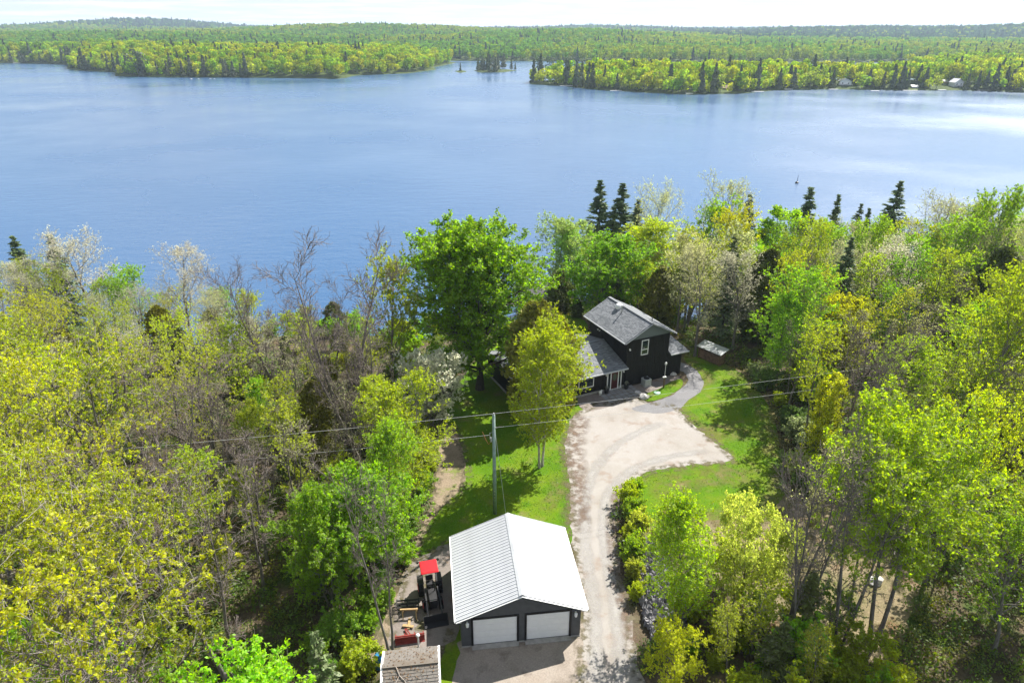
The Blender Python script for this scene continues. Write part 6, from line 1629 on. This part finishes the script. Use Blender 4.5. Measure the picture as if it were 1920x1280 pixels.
MB().tube([(0, 0, .4), (0.1, 0, 2.4)], [.09, .05], 8).build('stake', M['dark_plastic'], e)

# ------------------------------------------------------------------ low growth: nobody could count it
grng = np.random.default_rng(15)
def low_clump(seed, n, R, Hh, sz):
    rg = np.random.default_rng(seed)
    a = rg.uniform(0, 6.28, n); r = R * rg.uniform(0, 1, n) ** 0.5
    C = np.stack([np.cos(a) * r, np.sin(a) * r, Hh * rg.uniform(0.1, 1, n) * (1 - 0.5 * r / R)], 1)
    return leaf_quads(rg, C, sz, 0.8)
und = bpy.data.collections.new('undergrowth_sources')
for i, (c, n_, R, Hh, sz) in enumerate([((0.15, 0.22, 0.012), 90, 0.7, 0.9, 0.16), ((0.19, 0.20, 0.015), 70, 0.6, 0.7, 0.14), ((0.10, 0.17, 0.012), 110, 0.9, 1.3, 0.17), ((0.22, 0.155, 0.07), 50, 0.8, 0.25, 0.13)]):
    me = np_mesh('undergrowth', *low_clump(300 + i, n_, R, Hh, sz), mat=leaf_mat('undergrowth_%d' % i, 0.45, 0.03, 0.35, 1.2, c))
    und.objects.link(bpy.data.objects.new('undergrowth_source_%d' % i, me))
UN = forest_nodes(und)
n = 26000
x = grng.uniform(-75, 95, n); y = grng.uniform(12, 125, n)
pxs = 960 + x / (y * CP + EYE * SP) * FPX
ok = (pxs > -150) & (pxs < 2080)
x, y = x[ok], y[ok]
for k, lst in SHEETS.items():
    if k == 'field': continue
    for P in lst:
        b = inside(P, x, y) | (edge_dist(P, x, y) < 0.35); x, y = x[~b], y[~b]
ok = ~inside(np.array([hloc(*q)[:2] for q in [(-13, -1), (8.5, -1), (8.5, 6), (6, 8.5), (-13, 9.5)]]), x, y); x, y = x[ok], y[ok]
ok = ~((x > -4.8) & (x < 5.2) & (y > 29.5) & (y < 39.5)); x, y = x[ok], y[ok]
ok = ~inside(rp, x, y); x, y = x[ok], y[ok]
z = terr(x, y); ok = z > LAKE + 0.2; x, y, z = x[ok], y[ok], z[ok]
fld = inside(SHEETS['field'][0], x, y)
ok = ~fld | (grng.uniform(0, 1, len(x)) < 0.35); x, y, z, fld = x[ok], y[ok], z[ok], fld[ok]
f = vnoise(x * 0.12, y * 0.12, 44) + grng.uniform(-.25, .25, len(x))
ok = (f > 0.38); x, y, z, f, fld = x[ok], y[ok], z[ok], f[ok], fld[ok]
pick = np.where(f < 0.45, 3, grng.integers(0, 3, len(x))); pick = np.where(fld, np.where(grng.uniform(0, 1, len(x)) < .7, 3, 1), pick)
s = grng.uniform(0.5, 1.3, len(x)) * np.where(fld, 0.5, 1)
scatter_object('undergrowth', UN, np.stack([x, y, z], 1), pick, np.stack([s, s, s * grng.uniform(.7, 1.3, len(x))], 1), np.stack([0*x, 0*x, grng.uniform(0, 6.28, len(x))], 1), 'low green undergrowth and dead leaves on the forest floor', 'undergrowth')
print('undergrowth', len(x))
# mown grass, standing blades
gv = []
for P, dens, hh in [(SHEETS['lawn'][0], 55, .09), (SHEETS['lawn'][1], 50, .10), (SHEETS['lawn'][2], 55, .10), (SHEETS['lawn'][3], 50, .08)]:
    A = 0.5 * abs(np.dot(P[:, 0], np.roll(P[:, 1], 1)) - np.dot(P[:, 1], np.roll(P[:, 0], 1)))
    m_ = int((P[:, 0].max() - P[:, 0].min()) * (P[:, 1].max() - P[:, 1].min()) * dens)
    x = grng.uniform(P[:, 0].min(), P[:, 0].max(), m_); y = grng.uniform(P[:, 1].min(), P[:, 1].max(), m_)
    ok = inside(P, x, y)
    for k in ('driveway', 'path', 'gravel_pad', 'trail', 'forecourt'):
        for S in SHEETS[k]: ok &= ~inside(S, x + grng.normal(size=m_) * .22, y + grng.normal(size=m_) * .22)
    ok &= (vnoise(x * 0.3, y * 0.3, 3) + grng.uniform(-.4, .4, m_)) > 0.34
    ok &= ~((vnoise(x * 0.55, y * 0.55, 8) > 0.62) & (grng.uniform(0, 1, m_) < 0.75))
    x, y = x[ok], y[ok]; n_ = len(x)
    a = grng.uniform(0, 6.28, n_); w_ = grng.uniform(.02, .045, n_); h_ = 0.75 * hh * grng.uniform(.5, 1.5, n_)
    lx = grng.normal(size=n_) * .05; ly = grng.normal(size=n_) * .05
    gv.append(np.stack([np.stack([x - np.cos(a) * w_, y - np.sin(a) * w_, 0*x + .01], 1), np.stack([x + np.cos(a) * w_, y + np.sin(a) * w_, 0*x + .01], 1), np.stack([x + lx, y + ly, h_], 1)], 1).reshape(-1, 3))
gv = np.concatenate(gv)
o = link('grass', np_mesh('grass', gv, None, np.arange(len(gv)).reshape(-1, 3), mat=leaf_mat('grass_blade', 0.5, 0.03, 0.3, 1.2, (0.095, 0.19, 0.002))))
tag(o, 'short mown grass of the lawns round the house', 'grass', None, 'stuff'); print('grass', len(gv) // 3)

# ------------------------------------------------------------------ the air over the lake
hz_me = MB().box(-9500, 9500, -250, 14500, -30, 95).mesh('haze')
m, nt, out = new_mat('haze')
pv = N(nt, 'ShaderNodeVolumePrincipled', {'Color': (0.66, 0.82, 1.0, 1), 'Density': 0.00011, 'Anisotropy': 0.2})
nt.links.new(pv.outputs[0], out.inputs['Volume'])
hz_me.materials.append(m)
tag(link('haze', hz_me), 'pale summer haze over the lake and hills', 'haze', None, 'stuff')
